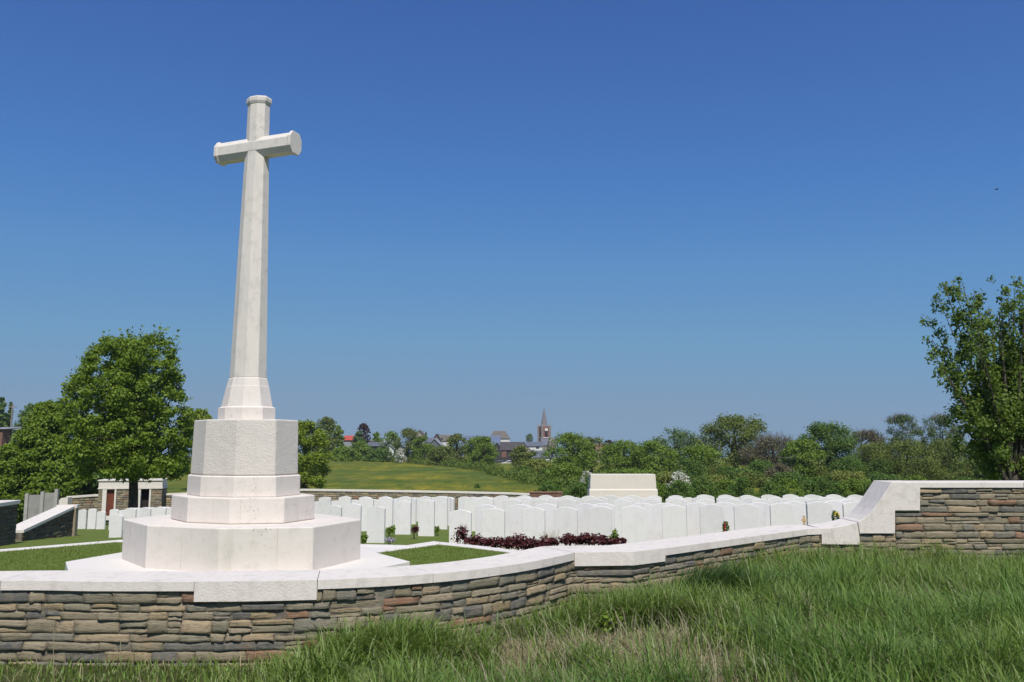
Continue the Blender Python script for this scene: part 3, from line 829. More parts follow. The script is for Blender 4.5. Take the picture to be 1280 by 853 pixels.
# ---- large tree behind the cross, on the left
def profile_tree(name, label, cat, D, prof, trunk_px, mat, n, leaf, depthf, seed, ytop_sp=()):
    rg = np.random.default_rng(seed)
    ys_ = [p[0] for p in prof]
    px = P(trunk_px[0][0], trunk_px[0][1], D)
    zb = EYE-float(hcem(px.x, D))
    root = empty(name, (px.x, D, zb)); tag(root, label, cat)
    cl = []
    y = ys_[0]+8
    while y < ys_[-1]:
        xl = np.interp(y, ys_, [p[1] for p in prof]); xr = np.interp(y, ys_, [p[2] for p in prof])
        hw = (xr-xl)/2*D/F; xm = P((xl+xr)/2, y, D).x; z = P(200, y, D).z
        k = max(3, int(hw*4.2))
        for i in range(k):
            a = 2*math.pi*(i+rg.random())/k; cr = rg.uniform(.34, .62)
            r = max(0, hw-cr*.8)*rg.uniform(.75, 1)
            cl.append((xm+math.cos(a)*r, D+math.sin(a)*r*depthf, z+rg.uniform(-.25, .25), cr, cr, cr*rg.uniform(.5, .75)))
        if hw > 1.2: cl.append((xm, D, z, hw*.55, hw*.5, .5))
        y += 11.5
    sc = []
    for x_, y_, dx, dy in ytop_sp:                          # shoots that stick out of the outline
        a, b = P(x_-dx, y_+dy, D), P(x_, y_, D)
        for t in np.linspace(0, 1, 5):
            q = a.lerp(b, t); r = .3*(1-t)+.1
            sc.append((q.x, D+rg.uniform(-.3, .3), q.z, r, r, r))
    v, f = clump_leaves(cl, n, leaf, rg, up=.45, surf=.5)
    v2, f2 = clump_leaves(sc, 95*len(ytop_sp)+1, leaf*.95, rg, up=.45, surf=.6)
    mesh_obj('crown', np.concatenate([v, v2]), np.concatenate([f, f2+len(v)]), mat, root)
    mb = MB()
    tp = [P(x_, y_, D) for x_, y_ in trunk_px]
    tp[0] = Vector((tp[0].x, D, zb-.3))
    mb.tube(tp, [.27, .24, .21, .13, .05][:len(tp)], 9)
    for c in cl[::5]:
        z1 = tp[2].z+rg.uniform(-.35, 1.8)
        mb.tube([(tp[2].x, D, z1), ((tp[2].x+c[0])/2, (D+c[1])/2, (z1+c[2])/2), c[:3]], [.09, .05, .015], 5)
    mb.build('trunk', M['bark'], root)
    return root
profile_tree('broadleaf_tree', 'big rounded dark green tree with a dark trunk between the cross and shelter', 'tree', 45,
             [(421, 140, 200), (434, 118, 214), (455, 100, 230), (480, 82, 238), (515, 74, 243), (550, 78, 246), (574, 80, 244), (588, 92, 240), (597, 115, 222)],
             [(166, 655), (167, 618), (167, 585), (163, 510), (165, 450)], M['leaf_main'], 52000, .18, 1.0, 3,
             [(208, 402, 6, 30), (222, 413, 6, 25), (178, 408, 3, 25), (137, 412, -4, 28), (150, 412, 0, 22), (192, 408, 4, 20), (118, 430, -4, 18), (226, 450, 14, 6), (232, 470, 10, 4), (129, 416, -2, 18), (165, 410, 2, 22), (214, 420, 8, 14), (219, 436, 10, 8), (104, 447, -8, 14), (92, 470, -8, 8), (82, 480, -10, 6), (240, 498, 12, 3), (200, 404, 3, 24), (128, 592, 4, -14), (142, 600, 2, -16), (186, 602, -2, -16), (205, 598, 2, -14), (152, 603, 0, -18)])
tree('leafy_tree', 'low spreading bright green tree filling the left edge beside the fence', 'tree', 62, 502, 106, 58, M['leaf_main'], 26000, .22, 'bush', False, seed=5, kcl=44, basez=EYE-5.6)
tree('leafy_tree', 'low green tree cut by the left edge of the picture', 'tree', 8, 556, 72, 56, M['leaf_main'], 6000, .2, 'bush', False, seed=6, kcl=22, basez=EYE-5.4)

tree('leafy_tree', 'dark leafy tree filling the gap behind the big rounded tree', 'tree', 108, 520, 110, 62, M['leaf_dark'], 12000, .24, 'bush', False, seed=7, kcl=34, basez=EYE-5.6)
tree('leafy_tree', 'dark leafy tree behind the right half of the big rounded tree', 'tree', 178, 532, 66, 64, M['leaf_dark'], 8000, .24, 'round', True, seed=8, kcl=26, basez=EYE-5.2, low=.25)
# ---- vase-shaped tree behind the tall wall on the right
D = 20.0
vt = empty('vase_tree', (P(1266, 600, D).x, D, EYE-2.5)); tag(vt, 'upright vase-shaped tree with sparse leaves behind the tall right wall', 'tree')
rg = np.random.default_rng(4)
tips = [(1154, 390), (1160, 420), (1167, 366), (1163, 440), (1175, 353), (1186, 349), (1198, 350), (1212, 357), (1192, 462), (1214, 490), (1218, 392), (1231, 379), (1246, 360), (1255, 356),
        (1263, 359), (1277, 364), (1290, 352), (1304, 350), (1320, 362), (1340, 385), (1355, 430), (1197, 510), (1195, 528), (1212, 552), (1360, 480), (1345, 530), (1330, 570), (1232, 566)]
for k in range(26):
    x_ = rg.uniform(1186, 1345); tips.append((x_, rg.uniform(372, 450)))
mb = MB(); cl = []
mb.tube([(vt.location.x, D, EYE-2.8), (vt.location.x, D, EYE-1.3), (vt.location.x+.03, D, EYE-.7)], [.2, .17, .14], 9)
for x_, y_ in tips:
    tip = P(x_+5, y_+4, D+rg.uniform(-1, 1))
    base = Vector((vt.location.x, D, EYE-rg.uniform(.7, 1.4)))
    m1 = base.lerp(tip, .35)+Vector(((tip.x-base.x)*-.04, 0, .05))
    m2 = base.lerp(tip, .7)+Vector((-(tip.x-base.x)*.02, 0, .02))
    big = rg.random() < .6; k_ = 1 if big else .55
    mb.tube([base, m1, m2, tip], [.07*k_, .045*k_, .024*k_, .006], 6)
    bl = (tip-base).length
    for t in np.linspace(.34, 1, max(6, int(bl*3.2))):
        q = (base.lerp(m1, t/.35) if t < .35 else m1.lerp(m2, (t-.35)/.35) if t < .7 else m2.lerp(tip, (t-.7)/.3))
        r = rg.uniform(.15, .30)*(1.1-.42*t)
        cl.append((q.x+rg.normal()*.12, q.y+rg.normal()*.2, q.z+rg.normal()*.1, r, r, r*1.2))
for k in range(40):                                         # low leafy boughs on the left
    t = rg.random(); q = P(1192+56*t+rg.uniform(-8, 8), 508+78*t+rg.uniform(-12, 12), D); r = rg.uniform(.12, .24)
    cl.append((q.x, D+rg.uniform(-.8, .8), q.z, r, r, r*.9))
for k in range(20):
    q = P(rg.uniform(1240, 1330), rg.uniform(520, 594), D); r = rg.uniform(.18, .34)
    cl.append((q.x, D+rg.uniform(-1.1, 1.1), q.z, r, r, r*.8))
v, f = clump_leaves(cl, 52000, .085, rg, up=.3, surf=.6)
mesh_obj('crown', v, f, M['leaf_vase'], vt)
mb.build('trunk', M['bark_grey'], vt)

# ---- trees and bushes beyond the cemetery (each its own)
TS = [
 # label, px, ytop, wpx, D, mat, n, leaf, shape, trunk, kw
 ('dark rounded tree at the far left edge of the skyline', 2, 497, 20, 150, 'leaf_dark', 1500, .5, 'round', 1, {}),
 ('narrow dark poplar beside the utility pole at far left', 14, 503, 7, 152, 'leaf_dark', 500, .45, 'column', 1, {}),
 ('hazy dark tree with ragged top behind the left bush', 38, 505, 34, 165, 'leaf_dark', 1900, .5, 'round', 1, {}),
 ('bright green tree peeping out left of the pedestal block', 250, 511, 46, 82, 'leaf_lime', 3600, .24, 'round', 1, {}),
 ('lime green tree right against the pedestal block', 384, 526, 68, 76, 'leaf_lime', 7500, .2, 'round', 1, {'low': .08, 'kcl': 26}),
 ('brownish round-headed tree rising behind the lime green one', 408, 521, 30, 215, 'leaf_olive', 1900, .5, 'round', 1, {}),
 ('green village tree just left of the red roof', 423, 532, 15, 225, 'leaf_mid', 1300, .5, 'round', 1, {}),
 ('green tree in front of the copper tree', 449, 539, 18, 228, 'leaf_blue', 1300, .5, 'round', 1, {}),
 ('dark copper-leaved tree above the village roofs', 455, 529, 19, 235, 'leaf_copper', 1100, .5, 'round', 1, {}),
 ('small green tree right of the copper tree', 471, 540, 17, 235, 'leaf_mid', 800, .5, 'round', 1, {}),
 ('green bush under the red roof', 431, 558.5, 40, 190, 'leaf_mid', 2200, .45, 'bush', 0, {}),
 ('green bush in the meadow hedge below the copper tree', 452, 552, 40, 200, 'leaf_mid', 2200, .42, 'bush', 0, {}),
 ('long dark bush below the grey barn roofs', 476, 560, 46, 196, 'leaf_dark', 2400, .42, 'bush', 0, {}),
 ('green tree left of the olive grey one', 488, 539, 26, 222, 'leaf_mid', 1000, .45, 'round', 1, {}),
 ('tall olive grey tree with thin foliage in front of a gable', 511, 535, 36, 205, 'leaf_olive', 2000, .42, 'round', 1, {'twigs': 400, 'low': .05}),
 ('green round tree in front of the pale gable', 528, 545, 30, 200, 'leaf_mid', 1900, .42, 'round', 1, {'low': .03}),
 ('olive bush between the lime green tree and the red roof', 408, 545, 40, 198, 'leaf_olive', 2200, .42, 'bush', 0, {}),
 ('white blossoming bush at the meadow edge left', 501, 560, 16, 188, 'blossom', 800, .3, 'bush', 0, {}),
 ('small dark conifer between roofs', 532.5, 540, 8, 300, 'leaf_dark', 500, .5, 'cone', 1, {}),
 ('yellowish green tree right of the white dormer', 572, 542, 34, 188, 'leaf_olive', 2000, .4, 'round', 1, {'low': .05}),
 ('dense dark green round tree before the blue roof', 600, 545, 46, 172, 'leaf_mid', 3600, .36, 'round', 1, {'low': .0, 'kcl': 26}),
 ('broad yellowish bush in front of the village houses', 552, 557, 52, 180, 'leaf_olive', 2600, .38, 'bush', 0, {}),
 ('small round tree left of the church tower', 662, 542, 13, 470, 'leaf_blue', 600, .8, 'round', 1, {}),
 ('olive tree left of the white-walled house', 654, 557, 34, 160, 'leaf_olive', 2200, .36, 'round', 1, {'low': .02}),
 ('pale green bush below the white-walled house', 672, 574, 54, 118, 'leaf_light', 3600, .28, 'bush', 0, {}),
 ('dark low bush at the right corner of the meadow', 652, 584, 40, 112, 'leaf_dark', 2000, .28, 'bush', 0, {}),
 ('tall green tree right of the church', 712, 541, 64, 128, 'leaf_mid', 4200, .3, 'round', 1, {'low': 0, 'kcl': 26}),
 ('olive green tree beside the tall green tree by the church', 738, 546, 52, 135, 'leaf_olive', 2400, .3, 'round', 1, {'low': 0}),
 ('mottled green bush left of the altar stone', 706, 578, 60, 92, 'leaf_mid', 4200, .22, 'bush', 0, {}),
 ('white blossoming hawthorn left of the altar stone', 733, 588, 24, 84, 'blossom', 700, .16, 'bush', 0, {}),
 ('dark bush in front of the hawthorn by the altar stone', 744, 590, 36, 82, 'leaf_dark', 2200, .2, 'bush', 0, {}),
 ('copper tree showing above the green trees beside an orange roof', 761, 550, 18, 205, 'leaf_copper', 800, .42, 'round', 1, {}),
 ('green tree directly behind the left half of the altar stone', 779, 550, 66, 112, 'leaf_mid', 3800, .26, 'round', 1, {'low': 0, 'kcl': 22}),
 ('green tree directly behind the right half of the altar stone', 815, 551, 64, 110, 'leaf_mid', 3600, .26, 'round', 1, {'low': 0, 'kcl': 22}),
 ('dark blue-green round tree left of the big oak', 843, 535, 78, 158, 'leaf_blue', 3200, .36, 'round', 1, {'low': .1}),
 ('bright green bushy tree below the big oak', 872, 556, 70, 108, 'leaf_mid', 4200, .26, 'round', 0, {'low': 0}),
 ('big olive green oak with gaps of sky in its crown', 919, 519, 98, 130, 'leaf_olive', 8500, .3, 'round', 1, {'low': .22, 'kcl': 20}),
 ('white blossoming hawthorn right of the altar stone', 848, 588, 34, 84, 'blossom', 700, .16, 'bush', 0, {}),
 ('pale green bush around the hawthorn right of the altar stone', 838, 590, 60, 86, 'leaf_light', 2600, .2, 'bush', 0, {}),
 ('pale shrub under the oak, right of the hawthorn', 893, 594, 58, 86, 'leaf_light', 3000, .2, 'bush', 0, {}),
 ('olive shrub below the right side of the oak', 938, 590, 56, 88, 'leaf_olive', 3000, .2, 'bush', 0, {}),
 ('brownish tree with bare twigs between oak and dark tree', 968, 544, 82, 118, 'leaf_brown', 2600, .24, 'round', 1, {'twigs': 2200, 'low': .05, 'bark': 'bark_grey'}),
 ('brown twiggy shrub at the foot of the bare-twigged tree', 975, 580, 50, 95, 'leaf_brown', 2200, .2, 'bush', 0, {'twigs': 800}),
 ('dense dark green tree standing tall in the right wood', 1034, 527, 84, 104, 'leaf_dark', 8000, .24, 'round', 1, {'low': 0, 'kcl': 26}),
 ('mid green lower tree at the left side of the dense dark tree', 1003, 549, 56, 100, 'leaf_mid', 3200, .24, 'round', 1, {'low': 0}),
 ('pale green shrub in front of the dense dark tree', 1060, 588, 62, 84, 'leaf_light', 3600, .2, 'bush', 0, {}),
 ('reddish brown twiggy tree right of the dense dark tree', 1084, 538, 62, 122, 'leaf_brown', 3000, .24, 'round', 1, {'twigs': 1800, 'bark': 'bark_grey'}),
 ('olive tree in front of the reddish brown twiggy tree', 1092, 552, 72, 112, 'leaf_olive', 3200, .24, 'round', 1, {'low': 0}),
 ('slim thin-crowned tree, left of the pair in the right wood', 1126, 519, 46, 112, 'leaf_blue', 3000, .2, 'column', 1, {'twigs': 1500, 'bark': 'bark_grey', 'low': .25}),
 ('slim thin-crowned tree, right of the pair in the right wood', 1174, 519, 54, 112, 'leaf_blue', 3600, .2, 'column', 1, {'twigs': 1800, 'bark': 'bark_grey', 'low': .25}),
 ('olive bushy tree below the left slim tree', 1132, 549, 80, 102, 'leaf_olive', 4200, .22, 'round', 1, {'low': 0, 'kcl': 22}),
 ('olive bushy tree below the right slim tree', 1182, 548, 86, 102, 'leaf_olive', 4600, .22, 'round', 1, {'low': 0, 'kcl': 22}),
 ('sloping olive shrub between the wood and the vase-shaped tree', 1222, 574, 76, 96, 'leaf_olive', 3600, .22, 'bush', 0, {}),
 ('green bush behind the right wall at the picture edge', 1278, 580, 60, 92, 'leaf_mid', 2600, .22, 'bush', 0, {}),
 ('green undergrowth bush between the two pale shrubs', 915, 584, 60, 98, 'leaf_dark', 2600, .22, 'bush', 0, {}),
 ('dark undergrowth bush left of the dense dark tree', 990, 590, 60, 88, 'leaf_dark', 2600, .2, 'bush', 0, {}),
 ('dark undergrowth bush at the foot of the right wood', 1105, 592, 70, 88, 'leaf_dark', 2800, .2, 'bush', 0, {}),
 ('green hedge bush behind the altar stone', 786, 585, 90, 96, 'leaf_mid', 3600, .22, 'bush', 0, {}),
 ('tiny round bush alone in the meadow', 597, 605, 9, 86, 'leaf_dark', 260, .16, 'bush', 0, {}),
]
for (lab, px, yt, w, D, mt, n, lf, shp, tr, kw) in TS:
    isb = shp == 'bush'
    nm = 'flowering_bush' if mt == 'blossom' else 'bush' if isb else 'conifer' if shp == 'cone' else 'tree'
    tree(nm, lab, 'bush' if isb else 'tree', px, yt, w, D, M[mt], n, lf, shp, bool(tr), 'bushes beyond the cemetery' if isb else 'trees beyond the cemetery', **kw)

for i, px in enumerate(range(690, 1260, 27)):
    if 735 < px < 825: continue
    tree('bush', 'low dark shrub in the unbroken undergrowth at the foot of the wood', 'bush', px+random.uniform(-6, 6), random.uniform(594, 603), 58, random.uniform(65, 69), M[('leaf_dark', 'leaf_dark', 'leaf_mid')[i % 3]], 2800, .14, 'bush', False, 'undergrowth of the wood', seed=i, basez=EYE-5.2)  # mostly dark leaves: shade at the wood's foot put into their colour
for i, (px, yt, w) in enumerate([(860, 574, 62), (900, 580, 60), (948, 574, 70), (990, 572, 60), (1018, 580, 56), (1062, 570, 70), (1104, 574, 70), (1154, 572, 74), (1204, 576, 74), (690, 584, 56), (1248, 582, 60)]):
    tree('bush', 'tall dense bush in the middle depth of the wood, merging with its neighbours', 'bush', px, yt, w, random.uniform(94, 104), M[('leaf_dark', 'leaf_olive', 'leaf_dark')[i % 3]], 4200, .18, 'bush', False, 'dense bushes inside the wood', seed=60+i, basez=EYE-5.2)
# low hedge along the far edge of the meadow
rg = np.random.default_rng(9)
hp = [P(478, 577, 196), P(520, 579, 186), P(560, 583, 172), P(600, 591, 142), P(640, 601, 108), P(675, 609, 90), P(740, 614, 82)]
cl = []
for a, b in zip(hp, hp[1:]):
    k = max(4, int((b-a).length/2))
    for i in range(k):
        q = a.lerp(b, i/k); r = rg.uniform(.7, 1.3)
        z = ground_z(q.x, q.y); cl.append((q.x+rg.normal()*.4, q.y+1.5+rg.normal()*.5, z+r*.5, 1.4, 1.2, r))
v, f = clump_leaves(cl, 9000, .3, rg)
o = mesh_obj('hedge', v, f, M['hedge']); tag(o, 'low dark hedge following the far edge of the yellow-flowered meadow', 'hedge')

# ------------------------------------------------------------------ village
def house(name, label, x0, x1, ye, yr, D, wall, roof, gable=False, depth=8, chim=None, wins=(), base=None, cat='house', hip=0):
    a, b = P(x0, ye, D), P(x1, ye, D); zr = P((x0+x1)/2, yr, D).z; ze = a.z
    zb = ground_z((a.x+b.x)/2, D)-1
    r = empty(name, ((a.x+b.x)/2, D+depth/2, zb)); tag(r, label, cat, 'village buildings')
    mb = MB(); mb.box(a.x, b.x, D, D+depth, zb, ze-.003)
    if gable:
        xm = (a.x+b.x)/2
        mb.add([(a.x, D, ze-.003), (b.x, D, ze-.003), (xm, D, zr-.15), (a.x, D+depth, ze-.003), (b.x, D+depth, ze-.003), (xm, D+depth, zr-.15)], [(0, 1, 2), (5, 4, 3)])
    mb.build('wall', M[wall], r)
    rb = MB(); o_ = .35; t = .18
    if gable:
        xm = (a.x+b.x)/2
        for sx, xe in ((-1, a.x-o_), (1, b.x+o_)):
            zz = ze-.1
            rb.add([(xm, D-o_, zr), (xe, D-o_, zz), (xe, D+depth+o_, zz), (xm, D+depth+o_, zr), (xm, D-o_, zr+t), (xe, D-o_, zz+t), (xe, D+depth+o_, zz+t), (xm, D+depth+o_, zr+t)],
                   [(0, 1, 2, 3), (7, 6, 5, 4), (0, 4, 5, 1), (1, 5, 6, 2), (2, 6, 7, 3), (3, 7, 4, 0)])
    else:
        ym = D+depth/2; h_ = hip*(b.x-a.x)
        rb.add([(a.x-o_, D-o_, ze), (b.x+o_, D-o_, ze), (b.x+o_, D+depth+o_, ze), (a.x-o_, D+depth+o_, ze), (a.x-o_+h_, ym, zr), (b.x+o_-h_, ym, zr)],
               [(0, 1, 5, 4), (1, 2, 5), (2, 3, 4, 5), (3, 0, 4), (3, 2, 1, 0)])
    ro = rb.build('roof', M[roof], r)
    if chim:
        c = P(chim, yr, D); mb = MB(); mb.box(c.x-.35, c.x+.35, D+depth/2-.3, D+depth/2+.3, ze, zr+1.0); mb.build('chimney', M['brick'], ro)
    for wx0, wx1, wy0, wy1, wm in wins:
        p, q = P(wx0, wy0, D), P(wx1, wy1, D)
        mb = MB(); mb.box(p.x, q.x, D-.06, D-.003, q.z, p.z); mb.build('window', M[wm], r)
    return r
house('house', 'house with a bright red roof among trees left of the village', 429, 441, 550.5, 544.5, 240, 'grey_roof', 'red_roof')
house('barn', 'long low grey-roofed barn left of the white gable', 457, 488, 556, 549.5, 238, 'dark_timber', 'grey_roof', depth=14, cat='barn')
house('barn', 'dark walled shed in front of the grey-roofed barn', 459, 484, 558, 553, 228, 'dark_timber', 'slate_roof', depth=8, cat='barn')
house('shed', 'small white gabled shed below the grey barn', 483, 492, 562, 556.5, 220, 'white_wall', 'grey_roof', gable=True, cat='shed')
house('house', 'pale tall gable rising behind the olive grey tree', 515, 533, 550, 538.5, 300, 'pale_wall', 'brown_roof', gable=True)
house('house', 'slate roofed house left of the white dormer', 531, 545, 553, 547.5, 292, 'pale_wall', 'slate_roof')
house('barn', 'grey gabled barn roof in front of the slate roofed house', 536, 550, 557, 549, 270, 'slate_roof', 'grey_roof', gable=True, depth=12, cat='barn')
house('house', 'dark brick gable house with chimney', 541, 550, 551, 543, 310, 'brick', 'dark_roof', gable=True, chim=545)
house('house', 'brown roofed house with a white band of windows', 549, 563, 551.5, 543.5, 312, 'white_wall', 'brown_roof', wins=((551, 554, 547.5, 549.5, 'glass'),))
house('barn', 'very long blue grey roofed barn behind the round green tree', 580, 624, 558, 544.5, 330, 'brick', 'blue_roof', depth=22, cat='barn')
house('house', 'white walled house with steep hipped brown roof', 611.5, 637, 548.5, 538.5, 345, 'white_wall', 'brown_roof', hip=.26, depth=14, chim=626)
house('shed', 'dark gabled shed at the end of the blue roofed barn', 616, 626, 561, 554, 315, 'dark_timber', 'dark_roof', gable=True, cat='shed')
house('house', 'small blue roofed annexe between dark shed and dark barn', 622, 634, 557, 553.5, 322, 'white_wall', 'slate_roof')
house('barn', 'dark barn with brown roof left of the pale gable', 626, 655, 563, 552.5, 285, 'dark_timber', 'dark_roof', depth=14, cat='barn', wins=((627, 633, 563.5, 572, 'brick'),))
house('house', 'pale gable house in front of the church', 643, 664, 564, 553.5, 280, 'pale_wall', 'slate_roof', gable=True, wins=((652, 655, 561, 565, 'glass'),))
house('house', 'slate roofed house between pale gable and church', 657, 678, 558, 552.5, 300, 'white_wall', 'slate_roof', wins=((670, 674, 558.5, 561, 'glass'),))
house('house', 'grey roofed white house below the church', 667, 692, 572, 563.5, 230, 'white_wall', 'slate_roof', wins=((679, 681.5, 574, 577, 'glass'), (687, 689, 574, 577, 'glass')))
house('house', 'house with a faded orange roof beside the copper tree', 742, 760, 562, 555, 215, 'pale_wall', 'orange_roof', chim=746)
house('shed', 'red sided shed under a grey roof at the left edge', -14, 3.5, 536.5, 533.5, 120, 'brick', 'grey_roof', cat='shed')
house('shed', 'grey metal roofed shed below the utility pole', 3, 22, 537.5, 533, 122, 'grey_roof', 'grey_roof', cat='shed')

# church
D = 440
ch = empty('church', (P(681, 560, D).x, D+6, ground_z(18, D)-1)); tag(ch, 'brick church tower with pointed slate spire above the village', 'church', 'village buildings')
x0, x1 = P(673.2, 545, D).x, P(688.5, 545, D).x; xm = (x0+x1)/2; w = (x1-x0)/2*.92
zt_ = P(681, 533, D).z; zb = ground_z(18, D)-1
rz_ = R(24)
def rot(x, y): return (xm+x*math.cos(rz_)-y*math.sin(rz_), D+6+x*math.sin(rz_)+y*math.cos(rz_))
s_ = w/(math.cos(rz_)+math.sin(rz_))*1.02
mb = MB(); mb.prism([rot(-s_, -s_), rot(s_, -s_), rot(s_, s_), rot(-s_, s_)], zb, zt_); tower = mb.build('tower', M['church_brick'], ch)
def rbox(xa, xb, ya, yb, z0, z1, name, mat, par):
    mb = MB(); mb.prism([rot(xa, ya), rot(xb, ya), rot(xb, yb), rot(xa, yb)], z0, z1); return mb.build(name, M[mat], par)
for i, (sx, sy) in enumerate(((-1, -1), (1, -1), (1, 1), (-1, 1))):
    px_, py_ = rot(sx*s_, sy*s_); mb = MB()
    mb.box(px_-.55, px_+.55, py_-.55, py_+.55, zb, zt_+.3); mb.loft([[(px_-.55, py_-.55, zt_+.3), (px_+.55, py_-.55, zt_+.3), (px_+.55, py_+.55, zt_+.3), (px_-.55, py_+.55, zt_+.3)], [(px_-.05, py_-.05, zt_+1.7), (px_+.05, py_-.05, zt_+1.7), (px_+.05, py_+.05, zt_+1.7), (px_-.05, py_+.05, zt_+1.7)]])
    mb.build('corner_buttress', M['church_stone'], ch)
zz = lambda y: P(681, y, D).z
rbox(-s_-.15, s_+.15, -s_-.15, s_+.15, zz(547.6), zz(546.8), 'string_course', 'clock', ch)
rbox(-s_*.32, s_*.32, -s_-.25, -s_-.02, zz(545.5), zz(539.5), 'belfry_louvre', 'void', ch)
rbox(s_+.02, s_+.25, -s_*.32, s_*.32, zz(545.5), zz(539.5), 'belfry_louvre', 'void', ch)
rbox(-s_*.36, s_*.36, -s_-.3, -s_-.03, zz(538.6), zz(535.6), 'clock_face', 'clock', ch)
sw = P(684.6, 532, D).x-P(676.7, 532, D).x
zs1 = P(681, 509.5, D).z
def og(r, z): return [(*rot(r*math.cos(k*math.pi/4+.39), r*math.sin(k*math.pi/4+.39)), z) for k in range(8)]
mb = MB(); mb.loft([og(sw*.62, zt_+.003), og(sw*.5, zt_+1.2), og(sw*.3, zt_+(zs1-zt_)*.5), og(.12, zs1)]); sp = mb.build('spire', M['spire'], ch)
q = rot(0, 0); mb = MB(); zf = P(681, 502.5, D).z
mb.box(q[0]-.1, q[0]+.1, q[1]-.1, q[1]+.1, zs1-.3, zf); mb.box(q[0]-.7, q[0]+.7, q[1]-.08, q[1]+.08, zf-1.2, zf-.95); mb.build('finial_cross', M['rubber'], sp)
a, b = P(676, 551, D-8), P(691, 551, D-8)
mb = MB(); mb.box(a.x, b.x, D-8, D-1, zb, P(681, 557, D-8).z); mb.build('nave_wall', M['church_stone'], ch)
mb = MB(); e = P(681, 557, D-8).z+.003; rr = P(681, 548.5, D-8).z
mb.add([(a.x, D-8.4, e), (b.x, D-8.4, e), (b.x, D-.8, e), (a.x, D-.8, e), (a.x, D-4.5, rr), (b.x-2, D-4.5, rr)], [(0, 1, 5, 4), (1, 2, 5), (2, 3, 4, 5), (3, 0, 4), (3, 2, 1, 0)]); mb.build('nave_roof', M['slate_roof'], ch)
c = P(690, 552, D-9); mb = MB(); mb.loft([[(c.x+2.2*math.cos(k*math.pi/4), D-9+2.2*math.sin(k*math.pi/4), c.z-4) for k in range(8)], [(c.x+2.2*math.cos(k*math.pi/4), D-9+2.2*math.sin(k*math.pi/4), c.z) for k in range(8)], [(c.x+.1*math.cos(k*math.pi/4), D-9+.1*math.sin(k*math.pi/4), c.z+2) for k in range(8)]]); mb.build('turret', M['church_stone'], ch)

# cars by the meadow
def car(px, D, label, paint, flip=1):
    p = P(px, 582, D); z = ground_z(p.x, D)
    p.z = P(px, 583.2, D).z
    r = empty('parked_car', (p.x, D, p.z)); tag(r, label, 'car', 'cars parked by the village')
    prof = [(-2.1, .35), (-2.1, .75), (-1.6, .9), (-.9, .95), (-.35, 1.4), (1.1, 1.42), (1.7, .95), (2.1, .85), (2.1, .35)]
    n = len(prof); mb = MB()
    mb.add([(p.x+flip*x, D-.8, p.z+z_) for x, z_ in prof]+[(p.x+flip*x, D+.8, p.z+z_) for x, z_ in prof], [tuple(range(n)), tuple(range(n, 2*n))[::-1]]+[((i+1) % n, i, i+n, (i+1) % n+n) for i in range(n)])
    o = mb.build('body', paint, r); bevel(o, .08)
    mb = MB(); g_ = [(-.7, .98), (-.3, 1.32), (1.05, 1.34), (1.45, .98)]
    mb.add([(p.x+flip*x, D-.83, p.z+z_) for x, z_ in g_]+[(p.x+flip*x, D+.83, p.z+z_) for x, z_ in g_], [(0, 1, 2, 3), (7, 6, 5, 4)]+[((i+1) % 4, i, i+4, (i+1) % 4+4) for i in range(4)]); mb.build('side_window', M['glass'], r)
    for wx in (-1.35, 1.35):
        for wy in (-.78, .78):
            mb = MB(); mb.loft([[(p.x+flip*wx+.34*math.cos(k*math.pi/5), D+wy+e_, p.z+.34+.34*math.sin(k*math.pi/5)) for k in range(10)] for e_ in (-.1, .1)]); mb.build('wheel', M['rubber'], r)
    return r
car(636, 205, 'white car parked right of a dark one below the village', M['metal_white'])
car(627.5, 208, 'dark car parked left of a white one below the village', M['metal_dark'], -1)

# two pale beehive-like boxes at the meadow's far edge
for x0, x1, y0, y1, lab in ((412.5, 417.5, 569, 573.5, 'pale box by the meadow hedge, left of two, beside the lime green tree'), (427, 431, 570.5, 574, 'pale box by the meadow hedge, right of two')):
    a, b = P(x0, y1, 192), P(x1, y0, 192)
    r = empty('pale_box', ((a.x+b.x)/2, 192, a.z)); tag(r, lab, 'box')
    mb = MB(); mb.box(a.x, b.x, 192, 193, a.z-.6, b.z-.12); mb.build('box_body', M['white_wall'], r)
    mb = MB(); mb.box(a.x-.06, b.x+.06, 191.94, 193.06, b.z-.117, b.z); mb.build('lid', M['grey_roof'], r)

# utility pole
D = 140; a, b = P(13.5, 536, D), P(13.5, 505, D)
r = empty('utility_pole', (a.x, D, a.z-4)); tag(r, 'slim utility pole with a crossbar standing by the sheds at far left', 'pole')
mb = MB(); mb.tube([(a.x, D, a.z-5), (a.x, D, b.z)], [.16, .1], 8); mb.build('pole', M['pole'], r)
mb = MB(); mb.box(a.x-.7, a.x+.7, D-.06, D+.06, b.z-.6, b.z-.45); mb.build('crossbar', M['pole'], r)

# bird high in the sky at right
D = 60; p = P(1245.5, 237, D)
mb = MB()
mb.loft([[(p.x+x, D+rr*math.cos(k), p.z+rr*.8*math.sin(k)) for k in np.arange(0, 6.28, 1.05)] for x, rr in ((-.13, .008), (-.08, .03), (0, .042), (.08, .035), (.12, .02), (.15, .004))])
for s in (-1, 1):
    mb.add([(p.x-.05, D+s*.03, p.z+.01), (p.x+.06, D+s*.03, p.z+.01), (p.x-.02, D+s*.3, p.z+.05), (p.x-.05, D+s*.03, p.z-.008), (p.x+.06, D+s*.03, p.z-.008), (p.x-.02, D+s*.3, p.z+.045)], [(0, 1, 2), (5, 4, 3), (0, 3, 4, 1), (1, 4, 5, 2), (2, 5, 3, 0)])
o = mb.build('bird', M['bird']); tag(o, 'tiny dark bird flying high in the blue sky at right', 'bird')

